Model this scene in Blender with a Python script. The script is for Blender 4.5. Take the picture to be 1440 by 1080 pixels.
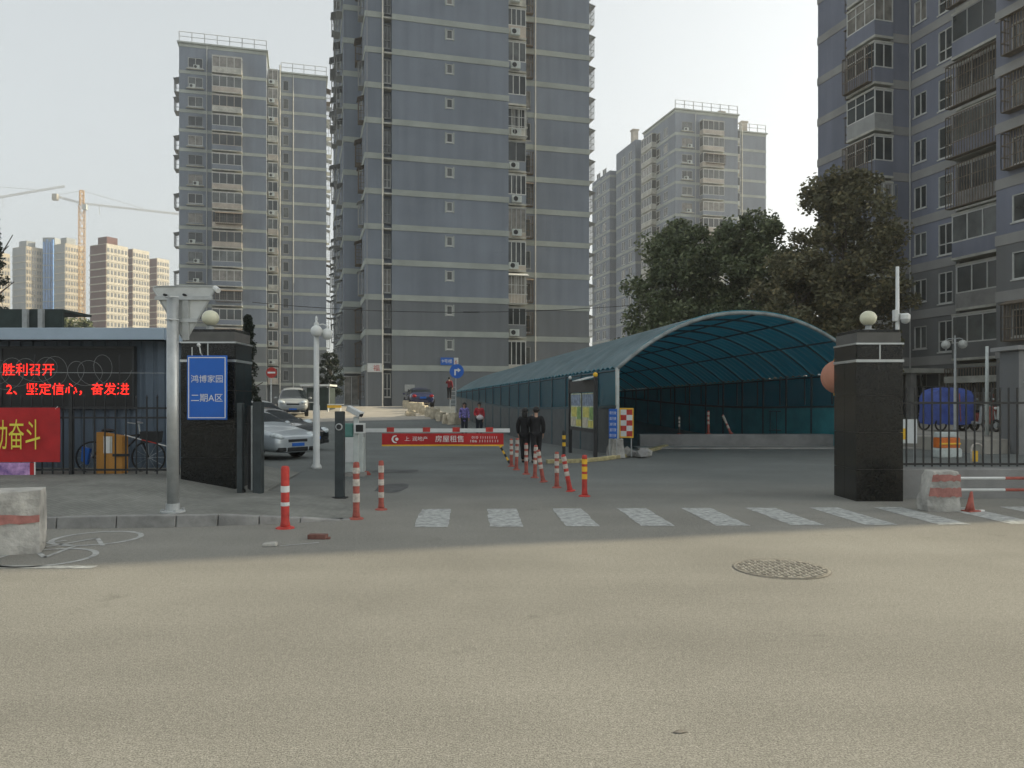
import bpy, bmesh, math, random
from mathutils import Vector, Matrix, Euler
R = math.radians
sc = bpy.context.scene
for _o in list(bpy.data.objects): bpy.data.objects.remove(_o)
col = sc.collection

# ------------------------------------------------------------------ camera
F, CX, HY, EYE = 1120.0, 720.0, 565.0, 1.62       # focal length and horizon in photo pixels, eye height in metres
cd = bpy.data.cameras.new('camera'); cam = bpy.data.objects.new('camera', cd); col.objects.link(cam)
cam.location = (0, 0, EYE); cam.rotation_euler = (R(90), 0, 0)
cd.sensor_width = 36; cd.lens = 36*F/1440; cd.shift_y = (HY-540)/1440
cd.clip_start = .1; cd.clip_end = 5000
sc.camera = cam

# ------------------------------------------------------------------ sky, sun, exposure
GRID = R(15)                                       # the blocks of flats stand turned 15 degrees to the camera
SUN_AZ, SUN_EL = R(75), R(27)                      # azimuth clockwise from the view axis
w = bpy.data.worlds.new('World'); sc.world = w; w.use_nodes = True
nt = w.node_tree; bg = nt.nodes['Background']
sky = nt.nodes.new('ShaderNodeTexSky'); sky.sky_type = 'NISHITA'; sky.sun_disc = False
sky.sun_elevation = SUN_EL; sky.sun_rotation = SUN_AZ
sky.air_density = 1.0; sky.dust_density = 3.0; sky.ozone_density = 1.0; sky.altitude = 0
hsv = nt.nodes.new('ShaderNodeHueSaturation'); hsv.inputs['Saturation'].default_value = .3
nt.links.new(sky.outputs[0], hsv.inputs['Color'])
veil = nt.nodes.new('ShaderNodeMix'); veil.data_type = 'RGBA'; veil.inputs[0].default_value = .38      # even pale smog over the clear-sky colours
veil.inputs[7].default_value = (3.35, 3.6, 3.42, 1)
nt.links.new(hsv.outputs[0], veil.inputs[6]); nt.links.new(veil.outputs[2], bg.inputs[0])
bg.inputs[1].default_value = .135
sd = bpy.data.lights.new('sun', 'SUN'); so = bpy.data.objects.new('sun', sd); col.objects.link(so)
sd.energy = 3.4; sd.angle = R(.6); sd.color = (1, .845, .57)
_d = Vector((math.sin(SUN_AZ)*math.cos(SUN_EL), math.cos(SUN_AZ)*math.cos(SUN_EL), math.sin(SUN_EL)))
so.rotation_euler = _d.to_track_quat('Z', 'Y').to_euler(); so.location = _d*200
sc.view_settings.view_transform = 'Standard'; sc.view_settings.look = 'None'
sc.view_settings.exposure = .9; sc.view_settings.gamma = 1; sc.view_settings.use_curve_mapping = False
sc.render.engine = 'CYCLES'
try:
    sc.cycles.use_denoising = True; sc.cycles.max_bounces = 6; sc.cycles.transparent_max_bounces = 12
    sc.cycles.volume_bounces = 0; sc.cycles.use_adaptive_sampling = True; sc.cycles.adaptive_threshold = .02
except Exception: pass

# ------------------------------------------------------------------ helpers
def gz(y):                                         # the compound rises gently behind the gate
    t = min(1, max(0, (y-32)/(60-32)))
    return 1.25*t*t*(3-2*t)
def at(px, py, d): return Vector(((px-CX)/F*d, d, EYE-(py-HY)/F*d))
def gp(px, py):
    d = EYE*F/(py-HY); return Vector(((px-CX)/F*d, d, 0))
def xat(px, d): return (px-CX)/F*d
def zat(py, d): return EYE-(py-HY)/F*d
U = Vector((-math.sin(GRID), math.cos(GRID), 0)); V = Vector((math.cos(GRID), math.sin(GRID), 0))
def uv(u, v, z=0): return U*u + V*v + Vector((0, 0, z))

class MB:
    def __init__(s): s.v = []; s.f = []
    def add(s, vs, fs):
        n = len(s.v); s.v += [tuple(p) for p in vs]; s.f += [tuple(i+n for i in f) for f in fs]; return s
    def b(s, x0, y0, z0, x1, y1, z1):
        return s.add([(x0,y0,z0),(x1,y0,z0),(x1,y1,z0),(x0,y1,z0),(x0,y0,z1),(x1,y0,z1),(x1,y1,z1),(x0,y1,z1)],
                     [(0,3,2,1),(4,5,6,7),(0,1,5,4),(1,2,6,5),(2,3,7,6),(3,0,4,7)])
    def c(s, c, d): return s.b(c[0]-d[0]/2, c[1]-d[1]/2, c[2]-d[2]/2, c[0]+d[0]/2, c[1]+d[1]/2, c[2]+d[2]/2)
    def tube(s, pts, r, n=8, cap=True):
        pts = [Vector(p) for p in pts]; rs = r if isinstance(r, (list, tuple)) else [r]*len(pts)
        vs = []; fs = []; ref = None
        for i, p in enumerate(pts):
            t = (pts[min(i+1, len(pts)-1)]-pts[max(i-1, 0)]).normalized()
            if ref is None:
                ref = t.orthogonal().normalized()
            a = (ref-t*ref.dot(t)).normalized(); ref = a; bb = t.cross(a)
            for k in range(n):
                an = 2*math.pi*(k+.5)/n
                vs.append(p+(a*math.cos(an)+bb*math.sin(an))*rs[i])
        for i in range(len(pts)-1):
            for k in range(n):
                fs.append((i*n+k, i*n+(k+1)%n, (i+1)*n+(k+1)%n, (i+1)*n+k))
        if cap:
            fs.append(tuple(reversed(range(n)))); fs.append(tuple((len(pts)-1)*n+k for k in range(n)))
        return s.add(vs, fs)
    def lathe(s, prof, n=16, c=(0,0,0)):
        vs = []; fs = []
        for r, z in prof:
            for k in range(n):
                an = 2*math.pi*k/n; vs.append((c[0]+r*math.cos(an), c[1]+r*math.sin(an), c[2]+z))
        for i in range(len(prof)-1):
            for k in range(n): fs.append((i*n+k, i*n+(k+1)%n, (i+1)*n+(k+1)%n, (i+1)*n+k))
        fs.append(tuple(reversed(range(n)))); fs.append(tuple((len(prof)-1)*n+k for k in range(n)))
        return s.add(vs, fs)
    def ball(s, c, r, nu=20, nv=12, sq=(1,1,1)):
        prof = [(max(1e-3, math.sin(math.pi*i/nv)), -math.cos(math.pi*i/nv)) for i in range(nv+1)]
        vs = []; fs = []
        for a, z in prof:
            for k in range(nu):
                an = 2*math.pi*k/nu; vs.append((c[0]+r*sq[0]*a*math.cos(an), c[1]+r*sq[1]*a*math.sin(an), c[2]+r*sq[2]*z))
        for i in range(nv):
            for k in range(nu): fs.append((i*nu+k, i*nu+(k+1)%nu, (i+1)*nu+(k+1)%nu, (i+1)*nu+k))
        return s.add(vs, fs)
    def prism(s, poly, y0, y1):                    # polygon in x,z pushed along y; counter-clockwise seen from -y
        n = len(poly)
        vs = [(x, y0, z) for x, z in poly]+[(x, y1, z) for x, z in poly]
        fs = [tuple(range(n)), tuple(reversed(range(n, 2*n)))]
        fs += [(i, n+i, n+(i+1)%n, (i+1)%n) for i in range(n)]
        return s.add(vs, fs)
    def plate(s, poly, z0, z1):                    # polygon in x,y, counter-clockwise from above
        n = len(poly)
        vs = [(x, y, z0) for x, y in poly]+[(x, y, z1) for x, y in poly]
        fs = [tuple(reversed(range(n))), tuple(range(n, 2*n))]
        fs += [(i, (i+1)%n, n+(i+1)%n, n+i) for i in range(n)]
        return s.add(vs, fs)
    def sheet(s, nx, ny, fn):                      # fn(i/nx, j/ny) -> point
        vs = [fn(i/nx, j/ny) for j in range(ny+1) for i in range(nx+1)]
        fs = [(j*(nx+1)+i, j*(nx+1)+i+1, (j+1)*(nx+1)+i+1, (j+1)*(nx+1)+i) for j in range(ny) for i in range(nx)]
        return s.add(vs, fs)
    def xf(s, M):
        s.v = [tuple(M @ Vector(p)) for p in s.v]; return s
    def mesh(s, name, m=None, smooth=False):
        me = bpy.data.meshes.new(name); me.from_pydata(s.v, [], s.f)
        if m: me.materials.append(m)
        if smooth: me.polygons.foreach_set('use_smooth', [True]*len(me.polygons))
        me.update(); return me
    def build(s, name, m, parent=None, smooth=False, bevel=0, loc=None, rot=None):
        o = obj(name, s.mesh(name, m, smooth), parent, loc, rot)
        if bevel:
            q = o.modifiers.new('bevel', 'BEVEL'); q.width = bevel; q.segments = 2; q.limit_method = 'ANGLE'; q.angle_limit = R(40)
        return o
def obj(name, me, parent=None, loc=None, rot=None):
    o = bpy.data.objects.new(name, me); col.objects.link(o)
    if parent: o.parent = parent
    if loc is not None: o.location = loc
    if rot is not None: o.rotation_euler = rot
    return o
def tag(o, label, cat, group=None):
    o['label'] = label; o['category'] = cat
    if group: o['group'] = group
    return o
def thing(name, label, cat, loc=(0,0,0), rz=0, group=None):
    o = bpy.data.objects.new(name, None); col.objects.link(o); o.location = loc; o.rotation_euler = (0, 0, rz)
    o.empty_display_size = .2
    return tag(o, label, cat, group)
def struct(o): o['kind'] = 'structure'; return o
def copy_tree(o, parent=None):
    kids = list(o.children); c = o.copy(); col.objects.link(c); c.parent = parent
    for k in kids: copy_tree(k, c)
    return c

# ------------------------------------------------------------------ materials
def mat(name, c, rough=.7, metal=0, var=.15, scale=3.0, bump=0, bscale=40, spec=.4, world=False, stretch=(1,1,1), tint=None, detail=5, emit=None, coat=0, trans=0):
    m = bpy.data.materials.new(name); m.use_nodes = True; n = m.node_tree; L = n.links
    p = n.nodes['Principled BSDF']
    p.inputs['Roughness'].default_value = rough; p.inputs['Metallic'].default_value = metal
    p.inputs['Specular IOR Level'].default_value = spec; p.inputs['Coat Weight'].default_value = coat
    if trans: p.inputs['Transmission Weight'].default_value = trans
    if world: src = n.nodes.new('ShaderNodeNewGeometry').outputs['Position']
    else: src = n.nodes.new('ShaderNodeTexCoord').outputs['Object']
    mp = n.nodes.new('ShaderNodeMapping'); mp.inputs['Scale'].default_value = stretch; L.new(src, mp.inputs['Vector'])
    nz = n.nodes.new('ShaderNodeTexNoise'); nz.inputs['Scale'].default_value = scale; nz.inputs['Detail'].default_value = detail; nz.inputs['Roughness'].default_value = .6
    L.new(mp.outputs[0], nz.inputs['Vector'])
    rp = n.nodes.new('ShaderNodeValToRGB'); rp.color_ramp.elements[0].position = .32; rp.color_ramp.elements[1].position = .68
    lo = [x*(1-var) for x in c[:3]]; hi = [min(1, x*(1+var)) for x in (tint or c)[:3]]
    rp.color_ramp.elements[0].color = (*lo, 1); rp.color_ramp.elements[1].color = (*hi, 1)
    L.new(nz.outputs[0], rp.inputs[0]); L.new(rp.outputs[0], p.inputs['Base Color'])
    if bump:
        n2 = n.nodes.new('ShaderNodeTexNoise'); n2.inputs['Scale'].default_value = bscale; n2.inputs['Detail'].default_value = 4
        L.new(mp.outputs[0], n2.inputs['Vector'])
        bp = n.nodes.new('ShaderNodeBump'); bp.inputs['Strength'].default_value = bump; bp.inputs['Distance'].default_value = .02
        L.new(n2.outputs[0], bp.inputs['Height']); L.new(bp.outputs[0], p.inputs['Normal'])
    if emit:
        p.inputs['Emission Color'].default_value = (*c[:3], 1); p.inputs['Emission Strength'].default_value = emit
    m['base'] = rp.name
    return m

def asphalt(name, c, patch=.22, grain=.5, c2=None, y0=11.5, y1=17):
    m = mat(name, c, rough=.88, var=patch, scale=.35, world=True, spec=.25, detail=8)
    n = m.node_tree; L = n.links; p = n.nodes['Principled BSDF']; rp = n.nodes[m['base']]
    pos = n.nodes.new('ShaderNodeNewGeometry').outputs['Position']
    def noise(s, det, r=.6):
        q = n.nodes.new('ShaderNodeTexNoise'); q.inputs['Scale'].default_value = s; q.inputs['Detail'].default_value = det; q.inputs['Roughness'].default_value = r
        L.new(pos, q.inputs['Vector']); return q.outputs[0]
    def ramp(v, a, b, c0, c1):
        q = n.nodes.new('ShaderNodeMapRange'); q.inputs[1].default_value = a; q.inputs[2].default_value = b; q.inputs[3].default_value = c0; q.inputs[4].default_value = c1
        L.new(v, q.inputs[0]); return q.outputs[0]
    def mul(a, b):
        q = n.nodes.new('ShaderNodeMix'); q.data_type = 'RGBA'; q.blend_type = 'MULTIPLY'; q.inputs[0].default_value = 1
        L.new(a, q.inputs[6]); L.new(b, q.inputs[7]); return q.outputs[2]
    def mul2(a, b):
        q = n.nodes.new('ShaderNodeMath'); q.operation = 'MULTIPLY'; L.new(a, q.inputs[0]); L.new(b, q.inputs[1]); return q.outputs[0]
    g1 = ramp(noise(95, 3, .7), .3, .7, 1-grain, 1+grain)
    g2 = mul2(ramp(noise(24, 4), .3, .7, .88, 1.12), ramp(noise(55, 2), .3, .7, .9, 1.1))
    st = ramp(noise(1.3, 6, .7), .62, .74, 1, .72)
    base = rp.outputs[0]
    if c2:                                             # darker, cooler tone with distance past the gate mouth, ragged transition
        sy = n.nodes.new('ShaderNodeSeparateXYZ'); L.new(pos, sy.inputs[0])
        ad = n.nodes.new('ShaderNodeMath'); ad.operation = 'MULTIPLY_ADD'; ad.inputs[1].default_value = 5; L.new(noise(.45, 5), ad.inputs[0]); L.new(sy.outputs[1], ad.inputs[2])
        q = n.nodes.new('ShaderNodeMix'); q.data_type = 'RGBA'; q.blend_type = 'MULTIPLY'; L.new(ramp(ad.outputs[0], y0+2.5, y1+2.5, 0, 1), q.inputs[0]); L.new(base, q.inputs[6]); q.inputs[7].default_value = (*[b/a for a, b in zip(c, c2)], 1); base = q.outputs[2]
    mt = n.nodes.new('ShaderNodeMapping'); mt.inputs['Scale'].default_value = (.05, .75, 1); L.new(pos, mt.inputs[0])
    tn = n.nodes.new('ShaderNodeTexNoise'); tn.inputs['Scale'].default_value = 1.4; tn.inputs['Detail'].default_value = 4; L.new(mt.outputs[0], tn.inputs[0])
    o = mul(mul(mul(mul(base, g1), g2), st), ramp(tn.outputs[0], .35, .65, .95, 1.045))      # faint wheel tracks along the street
    L.new(o, p.inputs['Base Color'])
    bp = n.nodes.new('ShaderNodeBump'); bp.inputs['Strength'].default_value = .5; bp.inputs['Distance'].default_value = .008
    L.new(noise(110, 3, .7), bp.inputs['Height']); L.new(bp.outputs[0], p.inputs['Normal'])
    return m

def facade(name, blue, grey, zsplit, streak=.09):
    """painted render: blue-grey above, plain grey on the bottom storeys, rain streaks and blotches"""
    m = mat(name, blue, rough=.85, var=.10, scale=.22, world=True, spec=.2, detail=6)
    n = m.node_tree; L = n.links; p = n.nodes['Principled BSDF']; rp = n.nodes[m['base']]
    pos = n.nodes.new('ShaderNodeNewGeometry').outputs['Position']
    sx = n.nodes.new('ShaderNodeSeparateXYZ'); L.new(pos, sx.inputs[0])
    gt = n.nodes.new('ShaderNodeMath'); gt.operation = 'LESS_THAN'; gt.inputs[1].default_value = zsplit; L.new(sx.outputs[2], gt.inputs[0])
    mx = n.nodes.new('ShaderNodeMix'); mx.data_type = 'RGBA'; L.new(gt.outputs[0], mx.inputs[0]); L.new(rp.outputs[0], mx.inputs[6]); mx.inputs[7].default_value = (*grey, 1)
    mp = n.nodes.new('ShaderNodeMapping'); mp.inputs['Scale'].default_value = (1.6, 1.6, .09); L.new(pos, mp.inputs[0])
    ns = n.nodes.new('ShaderNodeTexNoise'); ns.inputs['Scale'].default_value = 1; ns.inputs['Detail'].default_value = 6; L.new(mp.outputs[0], ns.inputs[0])
    mr = n.nodes.new('ShaderNodeMapRange'); mr.inputs[1].default_value = .35; mr.inputs[2].default_value = .65; mr.inputs[3].default_value = 1-streak; mr.inputs[4].default_value = 1+streak*.6; L.new(ns.outputs[0], mr.inputs[0])
    m2 = n.nodes.new('ShaderNodeMix'); m2.data_type = 'RGBA'; m2.blend_type = 'MULTIPLY'; m2.inputs[0].default_value = 1
    L.new(mx.outputs[2], m2.inputs[6]); L.new(mr.outputs[0], m2.inputs[7]); L.new(m2.outputs[2], p.inputs['Base Color'])
    return m

def leafmat(name, c, c2):
    m = bpy.data.materials.new(name); m.use_nodes = True; n = m.node_tree; L = n.links; p = n.nodes['Principled BSDF']
    g = n.nodes.new('ShaderNodeNewGeometry')
    rp = n.nodes.new('ShaderNodeValToRGB'); e = rp.color_ramp.elements
    e[0].color = (*[x*.55 for x in c], 1); e[1].color = (*c2, 1); k = e.new(.6); k.color = (*c, 1)
    L.new(g.outputs['Random Per Island'], rp.inputs[0]); L.new(rp.outputs[0], p.inputs['Base Color'])
    p.inputs['Roughness'].default_value = .6
    tr = n.nodes.new('ShaderNodeBsdfTranslucent'); L.new(rp.outputs[0], tr.inputs[0])
    ms = n.nodes.new('ShaderNodeMixShader'); ms.inputs[0].default_value = .25
    L.new(p.outputs[0], ms.inputs[1]); L.new(tr.outputs[0], ms.inputs[2]); L.new(ms.outputs[0], n.nodes['Material Output'].inputs[0])
    return m

M = {}
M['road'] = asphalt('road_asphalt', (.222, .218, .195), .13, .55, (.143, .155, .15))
M['drive'] = M['road']
M['ground'] = mat('dusty_ground', (.2, .19, .17), .9, var=.25, scale=.4, world=True)
M['conc'] = mat('concrete', (.33, .32, .3), .85, var=.22, scale=2.2, bump=.3, bscale=30)
M['yard'] = mat('yard_concrete', (.36, .34, .3), .85, var=.15, scale=.8, world=True, bump=.2)
M['plinth'] = mat('plinth_render', (.24, .24, .235), .85, var=.2, scale=1.6, bump=.2)
M['kerb'] = mat('kerb_stone', (.26, .26, .25), .85, var=.3, scale=3, bump=.4, bscale=25)
M['white_paint'] = mat('road_paint', (.34, .355, .345), .8, var=.45, scale=11, world=True, detail=9)
M['worn_paint'] = mat('worn_road_paint', (.36, .37, .36), .8, var=.35, scale=9, world=True, detail=9)
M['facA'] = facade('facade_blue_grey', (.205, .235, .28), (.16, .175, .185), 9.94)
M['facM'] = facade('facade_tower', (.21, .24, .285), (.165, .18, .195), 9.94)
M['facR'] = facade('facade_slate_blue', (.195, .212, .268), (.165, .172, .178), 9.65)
M['band'] = mat('facade_band', (.35, .38, .355), .85, var=.14, scale=.5, world=True)
M['bandR'] = mat('facade_band_dusty', (.29, .29, .285), .85, var=.14, scale=.5, world=True)
M['upvc'] = mat('window_frame_white', (.55, .56, .54), .5, var=.12, scale=2)
M['upvc_grey'] = mat('window_frame_grey', (.3, .31, .31), .5, var=.12, scale=2)
M['glass'] = mat('window_glass_dark', (.035, .042, .045), .12, var=.5, scale=.6, world=True, spec=.6)
M['glass2'] = mat('window_glass_curtain', (.2, .19, .17), .2, var=.4, scale=1.5, world=True, spec=.6)
M['glass3'] = mat('window_glass_mid', (.09, .1, .1), .15, var=.5, scale=.9, world=True, spec=.6)
M['pipe'] = mat('drain_pipe', (.42, .43, .42), .6, var=.1)
M['slab'] = mat('balcony_slab', (.42, .42, .38), .8, var=.25, scale=1.5, world=True)
M['beige'] = mat('balcony_panel', (.42, .38, .33), .8, var=.22, scale=.9, world=True)
M['rust'] = mat('rusty_grille', (.16, .13, .1), .8, var=.35, scale=3, world=True)
M['steel'] = mat('galvanised_steel', (.42, .44, .44), .45, metal=.6, var=.12, scale=6)
M['dull_steel'] = mat('dull_painted_steel', (.36, .38, .38), .6, var=.15, scale=5)
M['black'] = mat('black_iron', (.018, .02, .022), .5, var=.3, scale=8)
M['black_stone'] = mat('black_granite', (.009, .01, .01), .2, var=.5, scale=30, spec=.32)
M['joint'] = mat('granite_joint', (.1, .1, .095), .8)
M['chrome'] = mat('stainless_trim', (.46, .48, .48), .3, metal=.7, var=.08)
M['globe'] = mat('lamp_globe', (.66, .66, .5), .35, var=.08, scale=4)
M['globe_w'] = mat('lamp_globe_white', (.7, .72, .7), .35, var=.08, scale=4)
M['globe_d'] = mat('dusty_lamp_globe', (.4, .41, .39), .5, var=.15, scale=4)
M['white'] = mat('white_enamel', (.62, .64, .63), .45, var=.08, scale=4)
M['offwhite'] = mat('dirty_white_enamel', (.5, .54, .52), .5, var=.14, scale=5)
M['red'] = mat('red_plastic', (.44, .04, .03), .6, var=.3, scale=8)
M['red_worn'] = mat('worn_red_plastic', (.32, .08, .06), .7, var=.3, scale=12)
M['red_cloth'] = mat('red_banner_cloth', (.42, .02, .022), .75, var=.15, scale=3)
M['yellow'] = mat('yellow_reflector', (.75, .45, .03), .5, var=.1, scale=8)
M['yellow_ink'] = mat('yellow_lettering', (.75, .68, .08), .7, var=.05)
M['white_ink'] = mat('white_lettering', (.75, .75, .73), .7, var=.05)
M['pale_reflector'] = mat('pale_reflector', (.48, .44, .39), .6, var=.3, scale=14)
M['blue_sign'] = mat('blue_sign_face', (.012, .12, .5), .45, var=.06, scale=2)
M['led'] = mat('led_letters', (1, .02, .012), emit=1.3)
M['led_board'] = mat('led_board', (.012, .013, .013), .5, var=.4, scale=40)
M['shed'] = mat('shed_sheet_steel', (.10, .135, .175), .55, var=.12, scale=1.2)
M['shed_trim'] = mat('shed_roof_trim', (.32, .4, .48), .5, var=.1, scale=1.2)
pass
M['orange_wood'] = mat('orange_board', (.42, .2, .04), .65, var=.2, scale=5, stretch=(1,1,.2))
M['purple'] = mat('poster_purple', (.2, .1, .5), .6, var=.6, scale=4, tint=(.5,.3,.5))
M['dark_green'] = mat('dark_green_mesh', (.03, .045, .042), .8, var=.3)
M['rubber'] = mat('tyre_rubber', (.02, .02, .02), .8, var=.2)
M['wood'] = mat('bark', (.09, .075, .06), .9, var=.35, scale=6, bump=.5, bscale=12)
M['stone'] = mat('stone_block', (.5, .44, .33), .9, var=.25, scale=4, bump=.5, bscale=14)
M['skin'] = mat('skin', (.45, .27, .19), .6, var=.06)
M['hair'] = mat('black_hair', (.012, .011, .011), .5, var=.3, scale=30)
M['cloth_black'] = mat('black_cloth', (.014, .014, .016), .9, var=.4, scale=9)
M['cloth_dark'] = mat('dark_trousers', (.02, .024, .035), .9, var=.3, scale=9)
M['cloth_blue'] = mat('blue_print_cloth', (.06, .08, .28), .9, var=.7, scale=14, tint=(.2,.17,.42))
M['cloth_red'] = mat('red_cloth', (.38, .03, .04), .9, var=.25, scale=9)
M['cloth_maroon'] = mat('maroon_cloth', (.18, .025, .03), .9, var=.25, scale=9)
M['cloth_orange'] = mat('rust_cloth', (.35, .12, .03), .9, var=.25, scale=9)

# ================================================================== THE SETTING: ground, road, markings
def ground_sheet(name, m, x0, x1, y0, y1, dz, nx=2, ny=40):
    mb = MB(); mb.sheet(nx, ny, lambda a, b: (x0+(x1-x0)*a, y0+(y1-y0)*b, gz(y0+(y1-y0)*b)+dz))
    return struct(mb.build(name, m))
# one wide sheet out to the horizon, its compound part following the slope
_g = MB(); _ys = [-2000, -200, -40, 0, 20, 32]+[32+i*2 for i in range(1, 15)]+[80, 200, 600, 3000]
for j in range(len(_ys)-1):
    _a, _b = _ys[j], _ys[j+1]
    _g.add([(-3000, _a, gz(_a)-.05), (3000, _a, gz(_a)-.05), (3000, _b, gz(_b)-.05), (-3000, _b, gz(_b)-.05)], [(0,1,2,3)])
struct(_g.build('ground', M['ground']))
struct(MB().add([(-400, -40, 0), (400, -40, 0), (400, 12.6, 0), (-400, 12.6, 0)], [(0,1,2,3)]).build('road', M['road']))
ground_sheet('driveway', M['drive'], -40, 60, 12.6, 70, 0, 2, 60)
# sunlit concrete yard at the foot of the tower
_y = MB(); _y.sheet(30, 20, lambda a, b: (lambda p: (p.x, p.y, gz(p.y)+.006))(uv(45.5+18.5*b, -25+34*a)))
struct(_y.build('yard_pavement', M['yard']))

# zebra crossing over the gate mouth
_cw = struct(obj('crosswalk', None)); _cw.location = (0, 12, 0)
_sx = -math.sin(R(3)); _cy = math.cos(R(3))
for k in range(10):
    x = -1.36+.985*k; y = 12.0+.03*k
    rr = random.Random(k)
    pts = [(x, y), (x+.44, y+.01), (x+.44-_sx*1.72, y-1.72*_cy), (x-_sx*1.72, y-1.72*_cy)]
    n = 8; mb = MB()
    def fn(a, b, pts=pts, rr=rr):
        l = Vector(pts[3]).lerp(Vector(pts[0]), b); r_ = Vector(pts[2]).lerp(Vector(pts[1]), b)
        q = l.lerp(r_, a); e = .012 if a in (0, 1) else 0
        return (q.x+rr.uniform(-e, e), q.y-12+(rr.uniform(-.015, .015) if b in (0, 1) else 0), .004)
    mb.sheet(4, 10, fn); mb.build('stripe', M['white_paint'], _cw)
# cycle lane: a painted line and a bicycle symbol
struct(MB().sheet(40, 1, lambda a, b: (-14+9.92*a, 7.73+.13*b+.02*math.sin(a*30)*.3, .004)).build('lane_line', M['white_paint']))
def ring(mb, cx, cy, r, wd, z=.004, n=40):
    vs = []; fs = []
    for k in range(n):
        an = 2*math.pi*k/n
        for q in (r-wd, r): vs.append((cx+q*math.cos(an), cy+q*1.05*math.sin(an), z))
    for k in range(n): fs.append((2*k, 2*k+1, 2*((k+1)%n)+1, 2*((k+1)%n)))
    mb.add(vs, fs)
def stroke(mb, a, b, wd, z=.0045):
    a = Vector(a); b = Vector(b); t = (b-a).normalized(); q = Vector((-t.y, t.x))*wd/2
    mb.add([(*(a+q), z), (*(a-q), z), (*(b-q), z), (*(b+q), z)], [(0,1,2,3)])
_bs = MB(); ring(_bs, -4.86, 8.28, .5, .06); ring(_bs, -4.92, 9.45, .5, .06)
for a, b in (((-4.86,8.28),(-5.25,8.75)), ((-5.25,8.75),(-4.92,9.45)), ((-4.86,8.28),(-4.9,8.95)), ((-4.9,8.95),(-5.3,9.1)), ((-5.4,9.05),(-5.2,9.3)), ((-4.6,8.95),(-4.92,9.45))): stroke(_bs, a, b, .05)
_o = struct(_bs.build('cycle_symbol', M['worn_paint']))

# tar patches and a worn drain line across the driveway
M['tar'] = mat('tar_patch', (.085, .09, .09), .85, var=.35, scale=3, world=True, detail=8)
for _k, (_cx, _cyy, _w, _d) in enumerate(((-2.25, 15.0, .55, 1.5), (-1.9, 23.2, 2.6, .16), (.2, 20.4, 4.2, .12), (-2.7, 18.6, 1.1, .8))):
    _rr = random.Random(_k); _n = 18
    _pp = [(_cx+_w/2*math.copysign(abs(math.cos(q*6.283/_n))**.5, math.cos(q*6.283/_n))*_rr.uniform(.85, 1.1), _cyy+_d/2*math.copysign(abs(math.sin(q*6.283/_n))**.5, math.sin(q*6.283/_n))*_rr.uniform(.8, 1.15), .004) for q in range(_n)]
    struct(MB().add(_pp, [tuple(range(_n))]).build('tar_patch', M['tar']))

# left pavement: sloped slab surface with kerb stones, dropping to the driveway on the right
def sz(x, y):
    a = min(1, max(0, (-x-4.75)/1.3)); k = .15*min(1, max(0, (-x-2.2)/1.6))
    b = min(1, max(0, (y-10.6)/3.6))
    return max(.012, k*(1-b)+(.012+.24*a)*b)
KERB = [(-40, 10.0), (-14, 10.0), (-6.05, 10.14), (-4.4, 10.25), (-3.1, 10.55), (-2.15, 10.93)]
def kerb_y(x):
    for (x0, y0), (x1, y1) in zip(KERB, KERB[1:]):
        if x0 <= x <= x1: return y0+(y1-y0)*(x-x0)/(x1-x0)
    return KERB[-1][1]
def back_y(x): return 13.4+(13.4-11.2)*0 if x > -2.9 else (13.4+(x+2.9)*-.63 if x > -4.5 else 14.4)
_p = MB(); xs = [-40, -25, -15]+[-10+.4*i for i in range(0, 20)]+[-2.15]
for i in range(len(xs)-1):
    for j in range(10):
        q = []
        for (x, t) in ((xs[i], j/10), (xs[i+1], j/10), (xs[i+1], (j+1)/10), (xs[i], (j+1)/10)):
            y0 = kerb_y(x)+.13; y1 = back_y(x) if x > -4.5 else 18
            y1 = y1 if x > -4.9 else 18; y1 = max(y1, y0+.05)
            if x > -2.9: y1 = y0+(2.3)*max(.05, (-2.15-x)/.75+.05)
            y = y0+(y1-y0)*t; q.append((x, y, sz(x, y)))
        _p.add(q, [(0,1,2,3)])
_pv = struct(_p.build('pavement', None))
M['paver'] = mat('small_pavers', (.205, .21, .19), .85, var=.2, scale=1.2, world=True, bump=.3)
_n = M['paver'].node_tree; _br = _n.nodes.new('ShaderNodeTexBrick'); _br.inputs['Scale'].default_value = 3.2; _br.inputs['Mortar Size'].default_value = .012
_br.inputs['Color1'].default_value = (1,1,1,1); _br.inputs['Color2'].default_value = (.84,.84,.84,1); _br.inputs['Mortar'].default_value = (.5,.5,.5,1)
_mp = _n.nodes.new('ShaderNodeMapping'); _mp.inputs['Rotation'].default_value = (0,0,R(42)); _gg = _n.nodes.new('ShaderNodeNewGeometry')
_n.links.new(_gg.outputs['Position'], _mp.inputs[0]); _n.links.new(_mp.outputs[0], _br.inputs['Vector'])
_mx = _n.nodes.new('ShaderNodeMix'); _mx.data_type='RGBA'; _mx.blend_type='MULTIPLY'; _mx.inputs[0].default_value=1
_n.links.new(_n.nodes[M['paver']['base']].outputs[0], _mx.inputs[6]); _n.links.new(_br.outputs[0], _mx.inputs[7]); _n.links.new(_mx.outputs[2], _n.nodes['Principled BSDF'].inputs['Base Color'])
_pv.data.materials.append(M['paver'])
x = -11.0; _rk = random.Random(4)
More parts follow.
